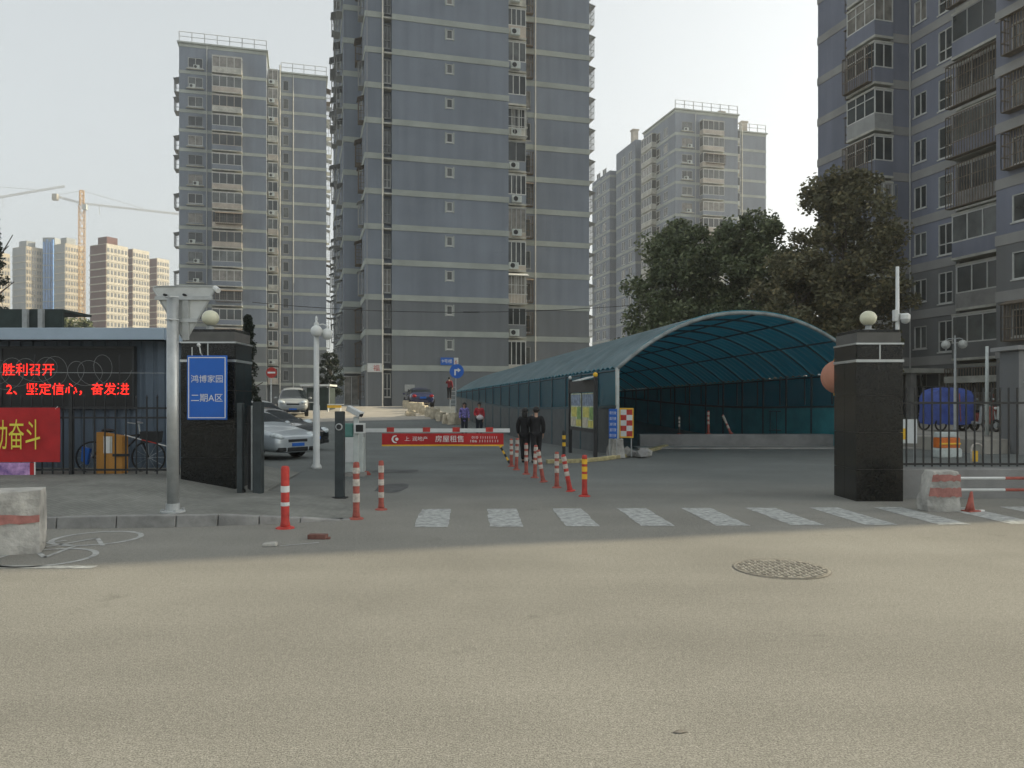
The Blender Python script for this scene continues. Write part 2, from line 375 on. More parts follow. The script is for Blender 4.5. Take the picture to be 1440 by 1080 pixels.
while x < -2.3:
    L_ = .74 if x < -4.5 else .5; x1 = min(x+L_, -2.15)
    y0 = kerb_y(x+.01); y1 = kerb_y(x1-.01); h0 = sz(x, y0)+_rk.uniform(-.008,.01); h1 = sz(x1, y1)+_rk.uniform(-.008,.006)
    g = .006
    vs = [(x+g, y0, -.05), (x1-g, y1, -.05), (x1-g, y1+.14, -.05), (x+g, y0+.14, -.05), (x+g, y0+.02, h0), (x1-g, y1+.02, h1), (x1-g, y1+.14, h1), (x+g, y0+.14, h0)]
    MB().add(vs, [(0,3,2,1),(4,5,6,7),(0,1,5,4),(1,2,6,5),(2,3,7,6),(3,0,4,7)]).build('kerb_stone', M['kerb'], _pv, bevel=.012)
    x = x1

# ================================================================== THE BLOCKS OF FLATS
ST = 2.8
def wall(mb, face, c, a0, a1, z0, z1, holes=(), dep=.14):
    """one wall plane with real window openings; face F/B run along x at y=c, L/R along y at x=c"""
    A = sorted({a0, a1, *[h[0] for h in holes], *[h[1] for h in holes]}); Z = sorted({z0, z1, *[h[2] for h in holes], *[h[3] for h in holes]})
    HS = set((round(h[0],4), round(h[2],4)) for h in holes)
    sgn = {'F': 1, 'B': -1, 'L': 1, 'R': -1}[face]
    def P(a, z, d=0): return (a, c+sgn*d, z) if face in 'FB' else (c+sgn*d, a, z)
    colh = {}
    for h in holes: colh.setdefault(round(h[0],4), []).append(h)
    for i in range(len(A)-1):
        # merge cells in a column, skipping the openings
        hs = [h for h in holes if h[0] <= A[i]+1e-6 and h[1] >= A[i+1]-1e-6]
        hs.sort(key=lambda h: h[2]); z = z0
        for h in hs+[(0,0,z1,z1)]:
            if h[2] > z+1e-6: mb.add([P(A[i], z), P(A[i+1], z), P(A[i+1], h[2]), P(A[i], h[2])], [(0,1,2,3)])
            z = h[3]
    for h in holes:
        a, b, p, q = h
        mb.add([P(a,p), P(b,p), P(b,q), P(a,q), P(a,p,dep), P(b,p,dep), P(b,q,dep), P(a,q,dep)], [(0,1,5,4),(1,2,6,5),(2,3,7,6),(3,0,4,7)])
def block(mb, x0, x1, y0, y1, z0, z1, front=(), left=(), right=(), skip=''):
    if 'F' not in skip: wall(mb, 'F', y0, x0, x1, z0, z1, front)
    if 'B' not in skip: wall(mb, 'B', y1, x0, x1, z0, z1)
    if 'L' not in skip: wall(mb, 'L', x0, y0, y1, z0, z1, left)
    if 'R' not in skip: wall(mb, 'R', x1, y0, y1, z0, z1, right)
    mb.add([(x0,y0,z1),(x1,y0,z1),(x1,y1,z1),(x0,y1,z1)], [(0,1,2,3)])
RZ = {'F': 0, 'L': -math.pi/2, 'R': math.pi/2}
_cache = {}
def frame_mesh(w, h, kind, t=.06, d0=.02, d1=.1):
    key = ('fr', round(w,3), round(h,3), kind, t)
    if key in _cache: return _cache[key]
    mb = MB(); a = w/2
    mb.b(-a, d0, 0, -a+t, d1, h); mb.b(a-t, d0, 0, a, d1, h); mb.b(-a+t, d0, 0, a-t, d1, t); mb.b(-a+t, d0, h-t, a-t, d1, h)
    if kind in ('two', 'four'): mb.b(-t/2, d0+.004, t, t/2, d1-.004, h-t)
    if kind == 'four': mb.b(-a+t, d0+.008, h*.33, a-t, d1-.008, h*.33+t)
    if kind == 'three':
        for q in (-.33, .28): mb.b(q*w-t/2, d0+.004, t, q*w+t/2, d1-.004, h-t)
        mb.b(-a+t, d0+.008, h*.3, a-t, d1-.008, h*.3+t)
    mb.b(-a-.06, -.05, -.07, a+.06, d0, -.005)       # sill
    me = mb.mesh('window_frame'); _cache[key] = me; return me
def pane_mesh(w, h, g):
    key = ('pn', round(w,3), round(h,3), g)
    if key in _cache: return _cache[key]
    me = MB().b(-w/2, .085, 0, w/2, .095, h).mesh('pane', M[g]); _cache[key] = me; return me
def with_mat(me, m):
    key = ('wm', me.name, m.name)
    if key not in _cache:
        c = me.copy(); c.materials.clear(); c.materials.append(m); _cache[key] = c
    return _cache[key]
def pick(rng): return rng.choice(['glass','glass','glass','glass3','glass3','glass2'])
def window(par, face, a, c, z, w, h, kind='two', m='upvc', rng=random):
    loc = (a, c, z) if face in 'FB' else (c, a, z)
    f = obj('window', with_mat(frame_mesh(w, h, kind), M[m]), par, loc, (0, 0, RZ[face]))
    obj('pane', pane_mesh(w-.02, h-.02, pick(rng)), f)
    return f
def grille_mesh(w, h, d, sp=.16, rows=(0, .33, .66, 1), roof=True, r=.016):
    key = ('gr', round(w,2), round(h,2), round(d,2), sp, roof)
    if key in _cache: return _cache[key]
    mb = MB(); n = max(2, int(w/sp)); a = w/2
    for k in range(n+1):
        x = -a+w*k/n; mb.b(x-r, -d-r, 0, x+r, -d+r, h)
    m2 = max(1, int(d/sp))
    for k in range(m2+1):
        y = -d*k/m2
        for s in (-a, a): mb.b(s-r, y-r, 0, s+r, y+r, h)
    for q in rows:
        z = q*h; mb.b(-a, -d-r*1.3, z-r, a, -d+r*1.3, z+r)
        for s in (-a, a): mb.b(s-r*1.3, -d, z-r, s+r*1.3, 0, z+r)
    mb.b(-a, -d, -.03, a, 0, -.002)
    if roof: mb.add([(-a-.08,-d-.12,h),(a+.08,-d-.12,h),(a+.08,0,h+.22),(-a-.08,0,h+.22),(-a-.08,-d-.12,h+.03),(a+.08,-d-.12,h+.03),(a+.08,0,h+.25),(-a-.08,0,h+.25)], [(0,3,2,1),(4,5,6,7),(0,1,5,4),(1,2,6,5),(2,3,7,6),(3,0,4,7)])
    me = mb.mesh('window_cage'); _cache[key] = me; return me
def cage(par, face, a, c, z, w, h, d=.55, m='rust', sp=.16, roof=True):
    loc = (a, c, z) if face in 'FB' else (c, a, z)
    return obj('window_cage', with_mat(grille_mesh(w, h, d, sp, roof=roof), M[m]), par, loc, (0,0,RZ[face]))
def balcony(par, face, a, c, z, w, dep, rng, h=2.5, bars=3, split=.36, m='upvc', mp='facA', dark_left=0):
    """glazed-in balcony: floor slab and parapet, white frame, panes"""
    loc = (a, c, z) if face in 'FB' else (c, a, z)
    key = ('bal', round(w,2), round(dep,2), round(h,2), split)
    if key not in _cache:
        mb = MB(); q = w/2
        mb.b(-q, -dep, 0, q, 0, .14); _cache[key] = mb.mesh('balcony', M['slab'])
        mb = MB(); mb.b(-q, -dep, h-.06, q, 0, h+.06); _cache[key+('top',)] = mb.mesh('top_slab', M['slab'])
    b = obj('balcony', _cache[key], par, loc, (0,0,RZ[face])); obj('top_slab', _cache[key+('top',)], b)
    key = ('balp', round(w,2), round(dep,2), round(h,2), split, mp)
    if key not in _cache:
        mb = MB(); q = w/2-.02; d = dep-.03
        mb.b(-q, -d, .14, q, -d+.08, h*split); mb.b(-q, -d+.08, .14, -q+.08, 0, h*split); mb.b(q-.08, -d+.08, .14, q, 0, h*split)
        _cache[key] = mb.mesh('parapet', M[mp])
    obj('parapet', _cache[key], b)
    key = ('balf', round(w,2), round(dep,2), round(h,2), split, bars, m)
    if key not in _cache:
        mb = MB(); q = w/2-.02; d = dep-.02; t = .07
        for k in range(bars+1):
            x = -q+(2*q-t)*k/bars; mb.b(x, -d, h*split, x+t, -d+.06, h-.06)
        mb.b(-q, -d-.004, h*split, q, -d+.05, h*split+t); mb.b(-q, -d-.004, h-.06-t, q, -d+.05, h-.062)
        for s in (-q, q-t):
            if dep > 1.6:
                for k in range(1, 3): mb.b(s, -d+.06+(d-.12)*k/3, h*split+t, s+t, -d+.12+(d-.12)*k/3, h-.062)
                mb.b(s-.002, -d+.06, h-.55, s+t+.002, 0, h-.5)
            mb.b(s, -d+.06, h*split, s+t, 0, h*split+t); mb.b(s, -.06, h*split+t, s+t, 0, h-.062)
        _cache[key] = mb.mesh('frame', M[m])
    obj('frame', _cache[key], b)
    g = pick(rng); key = ('balg', round(w,2), round(dep,2), round(h,2), split, g)
    if key not in _cache:
        mb = MB(); q = w/2-.05; d = dep-.05
        mb.b(-q, -d, h*split+.01, q, -d+.01, h-.065); mb.b(-q, -d+.01, h*split+.01, -q+.01, -.001, h-.065); mb.b(q-.01, -d+.01, h*split+.01, q, -.001, h-.065)
        _cache[key] = mb.mesh('pane', M[g])
    obj('pane', _cache[key], b)
    return b
def ac(par, face, a, c, z):
    loc = (a, c, z) if face in 'FB' else (c, a, z)
    if 'ac' not in _cache:
        mb = MB(); mb.b(-.4, -.32, 0, .4, -.02, .55); _cache['ac'] = mb.mesh('air_conditioner', M['offwhite'])
        f = MB(); f.lathe([(.2,0),(.2,.02)], 14); f.xf(Matrix.Translation((-.12,-.322,.28))@Matrix.Rotation(R(90),4,'X')); _cache['acf'] = f.mesh('fan_grille', M['black'])
    o = obj('air_conditioner', _cache['ac'], par, loc, (0,0,RZ[face])); obj('fan_grille', _cache['acf'], o); return o
def band(par, x0, x1, y0, y1, z, h=.46, m='band', e=.045, name='band'):
    return MB().b(x0-e, y0-e, z-h/2, x1+e, y1+e, z+h/2).build(name, M[m], par)
def pipe(par, x, y, z0, z1, r=.06, m='pipe'):
    return MB().tube([(x, y, z0), (x, y, z1)], r, 6).build('drain_pipe', M[m], par)
def railing(par, pts, z, h=1.0, sp=1.6, m='pipe'):
    mb = MB()
    for a, b in zip(pts, pts[1:]):
        a = Vector(a); b = Vector(b); n = max(1, int((b-a).length/sp))
        for k in range(n+1):
            p = a.lerp(b, k/n); mb.b(p.x-.05, p.y-.05, z, p.x+.05, p.y+.05, z+h)
        for q in (h, h*.55):
            mb.tube([(a.x, a.y, z+q), (b.x, b.y, z+q)], .045, 4)
    return mb.build('roof_railing', M[m], par)

# ---- the wide tower straight ahead (its top runs out of the picture)
def main_tower():
    rng = random.Random(11); ZB = 1.25
    t = thing('apartment_tower', 'wide slate grey apartment tower with pale storey bands straight behind the barrier', 'building', uv(63.8, 5.1, ZB), GRID)
    top = 18*ST+3.1; NS = 18; VIS = 13
    zb = [3.09+ST*k for k in range(NS)]
    small = [(6.5, 7.0, z+1.55, z+2.3) for z in zb[:-1]]
    slot = []
    mb = MB()
    # front block in two leaves either side of the window slot
    wall(mb, 'F', 0, 0, 1.45, -2, top); wall(mb, 'F', 0, 2.08, 11.7, -2, top, small, .1)
    wall(mb, 'R', 1.45, 0, .7, -2, top); wall(mb, 'L', 2.08, 0, .7, -2, top); wall(mb, 'F', .7, 1.45, 2.08, -2, top)
    side = [(1.2, 2.0, z+.5, z+2.0) for z in [.3]+zb[:-1]]+[(3.4, 4.4, z+.5, z+2.0) for z in [.3]+zb[:-1]]
    wall(mb, 'L', 0, 0, 5.2, -2, top, side, .1); wall(mb, 'R', 11.7, 0, 26, -2, top); wall(mb, 'B', 26, -1.4, 11.7, -2, top)
    mb.add([(0,0,top),(11.7,0,top),(11.7,26,top),(0,26,top)], [(0,1,2,3)])
    sw = [(7+2*k, 8.2+2*k, z+.6, z+2.0) for k in (0, 2, 5, 7) for z in [.3]+zb[:-1]]
    wall(mb, 'F', 5.2, -1.4, 0, -2, top); wall(mb, 'L', -1.4, 5.2, 26, -2, top, sw, .1)
    # right block, set back
    nw = [(13.85, 14.55, z+.55, z+2.1) for z in [.3]+zb[:-1]]
    block(mb, 13.5, 20, 3.2, 26, -2, top, front=nw)
    wall(mb, 'F', 3.3, 11.7, 13.5, -2, top)
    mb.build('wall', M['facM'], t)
    for z in zb:
        MB().b(-.045,-.045,z-.24,1.45,.02,z+.22).b(-.045,.02,z-.24,.02,5.1,z+.22).build('band', M['band'], t)
        MB().b(2.08,-.045,z-.24,11.745,.02,z+.22).build('band', M['band'], t)
        MB().b(-1.45,5.155,z-.24,-.02,5.22,z+.22).b(-1.445,5.22,z-.24,-1.38,26,z+.22).build('band', M['band'], t)
        MB().b(13.455,3.155,z-.24,20.045,3.22,z+.22).b(19.98,3.22,z-.24,20.045,26,z+.22).build('band', M['band'], t)
    for z in zb[:VIS]:
        window(t, 'F', 6.75, 0, z+1.55, .5, .75, 'one', 'upvc', rng)
        # pale lining round the little window
        MB().b(6.36,-.03,z+1.42,6.48,.03,z+2.36).b(7.02,-.03,z+1.42,7.14,.03,z+2.36).build('window_lining', M['band'], t)
    for k, z in enumerate([.3]+zb[:VIS]):
        g = obj('slot_window', with_mat(frame_mesh(.6, 1.9, 'four'), M['upvc_grey' if k % 3 else 'upvc']), t, (1.765, .55, z+.45)); obj('pane', pane_mesh(.58, 1.88, pick(rng)), g)
        if k: MB().b(1.46, -.04, z-.2, 2.07, .69, z-.08).build('slot_sill', M['slab'], t)
        window(t, 'L', 1.6, 0, z+.5, .8, 1.5, 'two', 'upvc_grey', rng); window(t, 'L', 3.9, 0, z+.5, 1.0, 1.5, 'two', 'upvc_grey', rng)
        if k in (0, 3, 5, 6, 8, 9, 11): cage(t, 'L', 1.7, 0, z+.3, 1.1, 1.8, .42, 'upvc_grey' if k % 2 else 'rust', .2)
        if k in (1, 2, 4, 7, 10, 12): cage(t, 'L', 3.9, 0, z+.3, 1.3, 1.8, .5, 'rust', .2)
        for q in (0, 2, 5, 7):
            window(t, 'L', 7.6+2*q, -1.4, z+.6, 1.2, 1.4, 'two', 'upvc_grey', rng)
            if rng.random() < .6: cage(t, 'L', 7.6+2*q, -1.4, z+.4, 1.5, 1.7, .5, 'upvc_grey', .22)
        window(t, 'F', 14.2, 3.2, z+.55, .7, 1.55, 'one', 'upvc_grey', rng)
        if rng.random() < .5: cage(t, 'F', 14.2, 3.2, z+.35, .95, 1.9, .4, 'rust', .2, roof=rng.random() < .5)
        # enclosed balconies in the recess, each fitted out differently
        bh = z-.24 if k else 0
        balcony(t, 'F', 12.6, 3.2, bh+.06, 1.75, 2.4-.1*rng.random(), rng, 2.62, rng.choice([2,3,4]), rng.choice([.2,.34,.42]), rng.choice(['upvc','upvc_grey','upvc']), rng.choice(['beige','beige','slab','facM']))
        if rng.random() < .75: ac(t, 'F', 12.3+.3*rng.random(), .78, bh+.24)
        if k in (3, 8): cage(t, 'F', 12.6, .75, bh+.15, 1.7, 2.3, .45, 'upvc', .25)
        if k: cage(t, 'R', 4.4, 20, z+.35, 1.6, 1.75, .62, 'upvc_grey', .22)
        if k: cage(t, 'R', 8.8, 20, z+.35, 1.4, 1.75, .6, 'rust', .22)
    pipe(t, 1.33, -.09, -1, top, .05); pipe(t, 14.95, 3.08, -1, top, .055); pipe(t, .12, -.1, -1, top, .03, 'upvc_grey')
    # ground floor: entrance door, plaques, shop board
    d = obj('door', with_mat(frame_mesh(2.1, 2.5, 'two'), M['upvc']), t, (-.85+.1, 5.08, .05)); d.scale = (.6, 1, 1); obj('pane', pane_mesh(2.0, 2.45, 'glass2'), d)
    MB().b(-1.4, 4.2, 2.75, .0, 5.2, 2.9).build('door_canopy', M['slab'], t)
    MB().b(3.1, -.05, 1.2, 3.9, -.01, 1.75).build('notice_plate', M['dull_steel'], t)
    MB().b(.15, -.09, 2.72, 1.3, -.05, 3.42).build('shop_board', M['white'], t)
    bs = MB().b(6.0, -.09, 3.35, 7.05, -.05, 3.95); o = bs.build('blue_number_plate', M['blue_sign'], t)
    text('9号楼', .85, (6.52, -.095, 3.5), t, M['white_ink'])
    MB().b(7.1, -.09, 3.3, 7.45, -.05, 3.95).build('white_number_plate', M['white'], t)
    text('6', .2, (7.27, -.095, 3.45), t, M['red'])
    text('福', .5, (.85, -.095, 2.8), t, M['red'])
    return t

def text(body, width, loc, parent, m, bold=0, rot=(R(90),0,0), name='lettering', h=None, ext=.004, thin=False):
    cu = bpy.data.curves.new('t', 'FONT'); cu.body = body; cu.align_x = 'CENTER'; cu.size = 1; cu.offset = bold; cu.extrude = 0; cu.resolution_u = 2
    to = bpy.data.objects.new('t', cu); col.objects.link(to)
    dg = bpy.context.evaluated_depsgraph_get(); me = bpy.data.meshes.new_from_object(to.evaluated_get(dg))
    bpy.data.objects.remove(to); bpy.data.curves.remove(cu)
    xs = [v.co.x for v in me.vertices]; ys = [v.co.y for v in me.vertices]
    s = width/(max(xs)-min(xs)); sy = s if h is None else h/(max(ys)-min(ys))
    for v in me.vertices: v.co = ((v.co.x-(max(xs)+min(xs))/2)*s, (v.co.y-min(ys))*sy, 0)
    me.materials.clear(); me.materials.append(m); me.name = name
    return obj(name, me, parent, loc, rot)

# ---- the same pattern of tower twice more: far left and behind the trees on the right
def end_tower(label, u0, v0, seed, left_side, ns=18, vis0=0, ZB=1.25):
    rng = random.Random(seed)
    t = thing('apartment_tower', label, 'building', uv(u0, v0, ZB), GRID)
    top = ns*ST+1.6; zb = [3.09+ST*k for k in range(ns-1)]
    rows = [.3]+zb
    wn = [(1.2, 3.2, z+.75, z+2.15) for z in rows]
    mb = MB(); lf = []
    if left_side: lf = [(3, 4.6, z+.6, z+2.1) for z in rows]+[(6, 8.2, z+.4, z+2.2) for z in rows]
    block(mb, 0, 12, 0, 13, -2, top, front=wn, left=lf)
    nw = [(14.3, 15.1, z+.6, z+2.1) for z in rows]
    block(mb, 14, 20.8, 5, 22, -2, top-.9, front=nw)
    wall(mb, 'F', 5.1, 12, 14, -2, top-.4)
    mb.b(3, 3, top, 9, 10, top+1.3)
    if left_side:
        block(mb, 2, 12, 13, 15.5, -2, top-.5)
        block(mb, -.6, 12, 15.5, 25, -2, top-.3, left=[(17+3.4*q, 18.8+3.4*q, z+.5, z+2.2) for q in (0, 1) for z in rows])
        block(mb, 1.2, 12, 25, 27, -2, top-1.5)
        block(mb, -1.2, 12, 27, 37, -2, top-3, left=[(29+3.4*q, 31+3.4*q, z+.5, z+2.2) for q in (0, 1) for z in rows[:-1]])
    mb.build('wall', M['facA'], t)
    for i, z in enumerate(zb+[top-.25]):
        band(t, 0, 12, 0, 13, z); band(t, 14, 20.8, 5, 22, z-(.9 if i == len(zb) else 0))
        if left_side and i < len(zb):
            band(t, -.6, 11, 15.5, 25, z)
            if z < top-3.3: band(t, -1.2, 11, 27, 37, z)
    lo = vis0
    for k, z in enumerate(rows):
        if k < lo: continue
        window(t, 'F', 2.2, 0, z+.75, 2.0, 1.4, 'two', 'upvc' if rng.random() < .5 else 'upvc_grey', rng)
        MB().b(1.0, -.35, z+.42, 3.4, 0, z+.52).build('ledge', M['slab'], t)
        if rng.random() < .6: ac(t, 'F', 1.7+rng.random(), 0, z+.53)
        balcony(t, 'F', 6.6, 0, z-.1, 4.1, 1.3, rng, 2.45, 4, .33, 'upvc' if rng.random() < .75 else 'beige', rng.choice(['facA','facA','slab','beige']))
        if rng.random() < .3: cage(t, 'F', 6.9, -1.3, z+.5, 3.6, 1.5, .35, 'rust', .3)
        balcony(t, 'F', 12.85, 5, z-.1, 1.5, 3.2, rng, 2.5, 2, .36, 'upvc', rng.choice(['beige','slab','beige']))
        if rng.random() < .7: ac(t, 'F', 12.7, 1.75, z+.1)
        window(t, 'F', 14.7, 5, z+.6, .8, 1.5, 'one', 'upvc_grey', rng)
        cage(t, 'R', 8.0, 20.8, z+.2, 2.0, 1.9, .55+.35*rng.random(), rng.choice(['upvc','rust','upvc_grey']), .3)
        if left_side:
            window(t, 'L', 3.8, 0, z+.6, 1.6, 1.5, 'two', 'upvc', rng); balcony(t, 'L', 9.8, 0, z-.1, 4.6, 1.0, rng, 2.5, 4, .36, 'upvc', 'slab')
            window(t, 'L', 7.1, 0, z+.4, 2.2, 1.8, 'three', 'upvc', rng)
            for q in (0, 1): window(t, 'L', 17.9+3.4*q, -.6, z+.5, 1.8, 1.7, 'two', 'upvc', rng)
            if z < top-3.2:
                for q in (0, 1): window(t, 'L', 30+3.4*q, -1.2, z+.5, 2.0, 1.7, 'two', 'upvc', rng)
        elif rng.random() < .45: cage(t, 'L', 2.0, 0, z+.2, 2.2, 1.9, .8, 'upvc_grey', .3)
    pipe(t, 3.75, -.1, -1, top, .07); pipe(t, 15.8, 4.9, -1, top-1, .08); pipe(t, 13.9, 1.7, -1, top-1, .09, 'slab')
    railing(t, [(0,.1), (8.6,.1), (12,.1)], top+.2, 1.5); railing(t, [(14,5.1), (20.8,5.1)], top-.7, 1.5)
    MB().b(-.25,-.25,top,12.25,13.25,top+.22).build('roof_coping', M['band'], t); MB().b(13.75,4.75,top-.9,21.05,22.2,top-.68).build('roof_coping', M['band'], t)
    if left_side:
        for (x, y, h) in ((12.6, 7, 4.2), (18.5, 9, 3.6), (1.2, 20, 4.2)):
            q = MB().b(x-.55, y-.55, top-1, x+.55, y+.55, top+h-1); q.b(x-.7, y-.7, top+h-1.3, x+.7, y+.7, top+h-1.05); q.build('chimney', M['beige'], t)
    return t
main_tower()
end_tower('distant blue grey tower standing alone left of the wide tower, white railing on roof', 123, -16.6, 21, False, vis0=1)
end_tower('hazy tower with chimneys rising behind the trees', 125, 62.6, 31, True, vis0=4, ZB=-.1)

# ---- the near block on the right, cut by the frame
def right_block():
    rng = random.Random(5); ZB = .25
    t = thing('apartment_block', 'nearest slate blue apartment block filling the right edge above the fence', 'building', uv(0, 0, ZB), GRID)
    top = 20*ST+1.3; zb = [3.9-.1+ST*k for k in range(19)]; rows = [1.0]+zb; VIS = 10
    mb = MB()
    # far wing with the glazed bay
    block(mb, 34.6, 50, 40.6, 47.6, -2, top)
    # wall with two window columns
    wl = [(39.3, 40.3, z+.75, z+2.1) for z in rows]+[(37.35, 38.4, z+.45, z+2.25) for z in rows]
    block(mb, 36, 50, 36.9, 40.6, -2, top, left=wl, skip='B')
    block(mb, 37.6, 50, 32.3, 36.9, -2, top, skip='FB')
    wl2 = [(29.6, 31.4, z+.75, z+2.1) for z in rows]+[(26.4, 28.0, z+.75, z+2.1) for z in rows]
    block(mb, 33.8, 50, 8.7, 32.3, -2, top, left=wl2)
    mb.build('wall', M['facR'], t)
    e = .04
    for z in zb:
        MB().b(34.6-e, 40.6-e, z-.26, 36, 40.62, z+.26).b(34.6-e, 40.62, z-.26, 34.62, 47.6+e, z+.26).build('band', M['bandR'], t)
        MB().b(36-e, 36.9-e, z-.26, 36.02, 40.6-e, z+.26).build('band', M['bandR'], t)
        MB().b(33.8-e, 8.7-e, z-.26, 33.82, 32.3+e, z+.26).build('band', M['bandR'], t)
    for k, z in enumerate(rows[:VIS]):
        # corner bay: a slab, parapet and glazing on two sides
        balcony(t, 'F', 34.0, 43, z-.15, 1.35, 2.55, rng, 2.55, 2, .4, 'upvc', 'facR' if k % 3 else 'upvc_grey')
        if k in (1, 2, 5, 7): cage(t, 'L', 41.8, 33.28, z, 2.3, 2.2, .3, 'rust', .16, roof=False)
        if k in (4,): cage(t, 'F', 34.0, 40.42, z, 1.3, 2.2, .3, 'upvc_grey', .2, roof=False)
        cage(t, 'L', 43.6, 34.58, z+.25, 1.0, 1.6, .5, 'rust', .2)
        window(t, 'L', 39.8, 36, z+.75, 1.0, 1.35, 'two', 'upvc', rng)
        window(t, 'L', 37.875, 36, z+.45, 1.05, 1.8, 'four', 'upvc', rng)
        # balconies in the recess
        b = balcony(t, 'L', 34.6, 37.58, z-.15, 4.2, 2.3 if k % 2 else 2.0, rng, 2.55, 4, .38, 'upvc' if k in (1,2,3) else 'upvc_grey', 'facR' if k % 2 else 'plinth')
        if k in (4, 5, 6, 8): cage(t, 'L', 34.6, 37.58-2.32, z-.1, 4.2, 2.3, .35, 'rust', .18, roof=(k == 6))
        if k in (0,): cage(t, 'L', 34.6, 35.2, z-.1, 4.2, 2.3, .35, 'rust', .18, roof=False)
        window(t, 'L', 30.5, 33.8, z+.75, 1.8, 1.35, 'two', 'upvc', rng); window(t, 'L', 27.2, 33.8, z+.75, 1.6, 1.35, 'two', 'upvc', rng)
        if k not in (2, 3): cage(t, 'L', 30.5, 33.8, z+.55, 2.1, 1.75, .5, 'rust', .17)
    pipe(t, 35.9, 40.5, -1, top, .05); pipe(t, 35.9, 36.98, -1, top, .05, 'upvc_grey')
    # entrance porch at ground level
    MB().b(33.0, 37.2, 3.0, 36, 41, 3.25).build('porch_roof', M['slab'], t)
    MB().b(33.2, 40.4, -1, 33.6, 40.8, 3.0).build('porch_pier', M['plinth'], t, bevel=.02); MB().b(33.2, 37.4, -1, 33.6, 37.8, 3.0).build('porch_pier', M['plinth'], t, bevel=.02)
    d = obj('entrance_door', with_mat(frame_mesh(2.4, 2.4, 'three'), M['upvc_grey']), t, (35.9, 39.2, -.1), (0,0,RZ['L'])); obj('pane', pane_mesh(2.3, 2.3, 'glass'), d)
    d = obj('entrance_door', with_mat(frame_mesh(1.1, 2.2, 'one'), M['upvc']), t, (35.2, 33.4, -.1), (0,0,RZ['L'])); obj('pane', pane_mesh(1.0, 2.1, 'glass2'), d)
    for s in (-.45, .45):
        MB().b(-.12+s, -.02, .3, .12+s, .0, 1.9).build('red_couplet', M['red_worn'], d)
    MB().b(34.5, 32.4, 2.4, 36.6, 36.4, 2.75).build('door_canopy', M['slab'], t)
right_block()

# ================================================================== FAR BACKGROUND: hazy estate, cranes
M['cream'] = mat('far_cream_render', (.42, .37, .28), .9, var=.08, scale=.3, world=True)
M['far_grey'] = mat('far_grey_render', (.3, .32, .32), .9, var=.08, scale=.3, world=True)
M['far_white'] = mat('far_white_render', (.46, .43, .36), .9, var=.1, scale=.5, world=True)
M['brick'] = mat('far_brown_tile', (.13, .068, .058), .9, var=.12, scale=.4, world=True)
M['far_blue'] = mat('far_blue_netting', (.16, .32, .62), .9, var=.25, scale=.6, world=True)
M['crane'] = mat('crane_orange', (.48, .31, .14), .6, var=.15, scale=2)
M['crane_grey'] = mat('crane_grey', (.4, .38, .33), .6, var=.15, scale=2)
def estate(label, px0, pxc, px1, pytop, d, front, side, rows, fcols, scols, group='far estate towers', extra=None, name='far_tower', plant=True):
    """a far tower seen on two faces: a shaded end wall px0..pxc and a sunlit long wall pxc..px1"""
    hgt = zat(pytop, d); p0 = Vector((xat(pxc, d), d, 0))
    wf = abs(xat(pxc, d)-xat(px0, d))/math.cos(R(20))
    # long wall recedes to the right
    rz = R(20)
    a1 = (px1-CX)/F; dr = Vector((math.cos(R(62)), math.sin(R(62)), 0))
    s = (a1*p0.y-p0.x)/(dr.x-a1*dr.y)
    nl = Vector((-math.cos(R(28)), math.sin(R(28)), 0))
    a0 = (px0-CX)/F; s0 = (a0*p0.y-p0.x)/(nl.x-a0*nl.y)
    t = thing(name, label, 'building', (p0.x, p0.y, 1.0), R(62), group)   # local x = long wall, local y = end wall
    L, W = s, s0
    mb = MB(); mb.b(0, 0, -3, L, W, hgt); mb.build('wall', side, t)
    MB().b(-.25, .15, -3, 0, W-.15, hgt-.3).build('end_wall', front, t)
    st = (hgt-4)/rows
    for k in range(rows):
        z = 3+st*k
        if z+st < zat(472, d)-1: continue
        MB().b(-.45, -.2, z-.18, L+.1, W+.1, z+.2).build('band', M['far_white'], t)
        for q in range(scols):
            cw = L/scols
            MB().b(q*cw+cw*.2, -.12, z+st*.28, q*cw+cw*.72, .02, z+st*.8).build('window', M['glass3'], t)
        for q in range(fcols):
            cw = W/fcols
            MB().b(-.42, q*cw+cw*.3, z+st*.3, -.2, q*cw+cw*.7, z+st*.8).build('window', M['glass3'], t)
    if plant: MB().b(L*.2, W*.25, hgt, L*.7, W*.8, hgt+3).build('roof_house', front, t)
    return t
estate('hazy cream tower half cut by the left frame edge', -40, -18, 14, 356, 300, M['far_grey'], M['cream'], 20, 2, 8, plant=False)
estate('hazy grid fronted tower left of the blue netted stair core', 18, 37, 62, 349, 360, M['far_grey'], M['cream'], 22, 0, 7)
estate('hazy grid fronted tower directly behind the orange crane mast', 77, 92, 118, 345, 350, M['far_grey'], M['cream'], 22, 0, 7)
estate('hazy brown tiled tower with white storey lines right of the crane', 127, 150, 180, 346, 285, M['brick'], M['far_white'], 20, 0, 6)
estate('narrow brown and cream tower second from the right in the far estate', 177, 187, 210, 353, 320, M['brick'], M['far_white'], 21, 0, 6, plant=False)
estate('lowest brown and cream tower at the right end of the far estate', 207, 221, 238, 366, 340, M['brick'], M['far_white'], 21, 0, 5, plant=False)
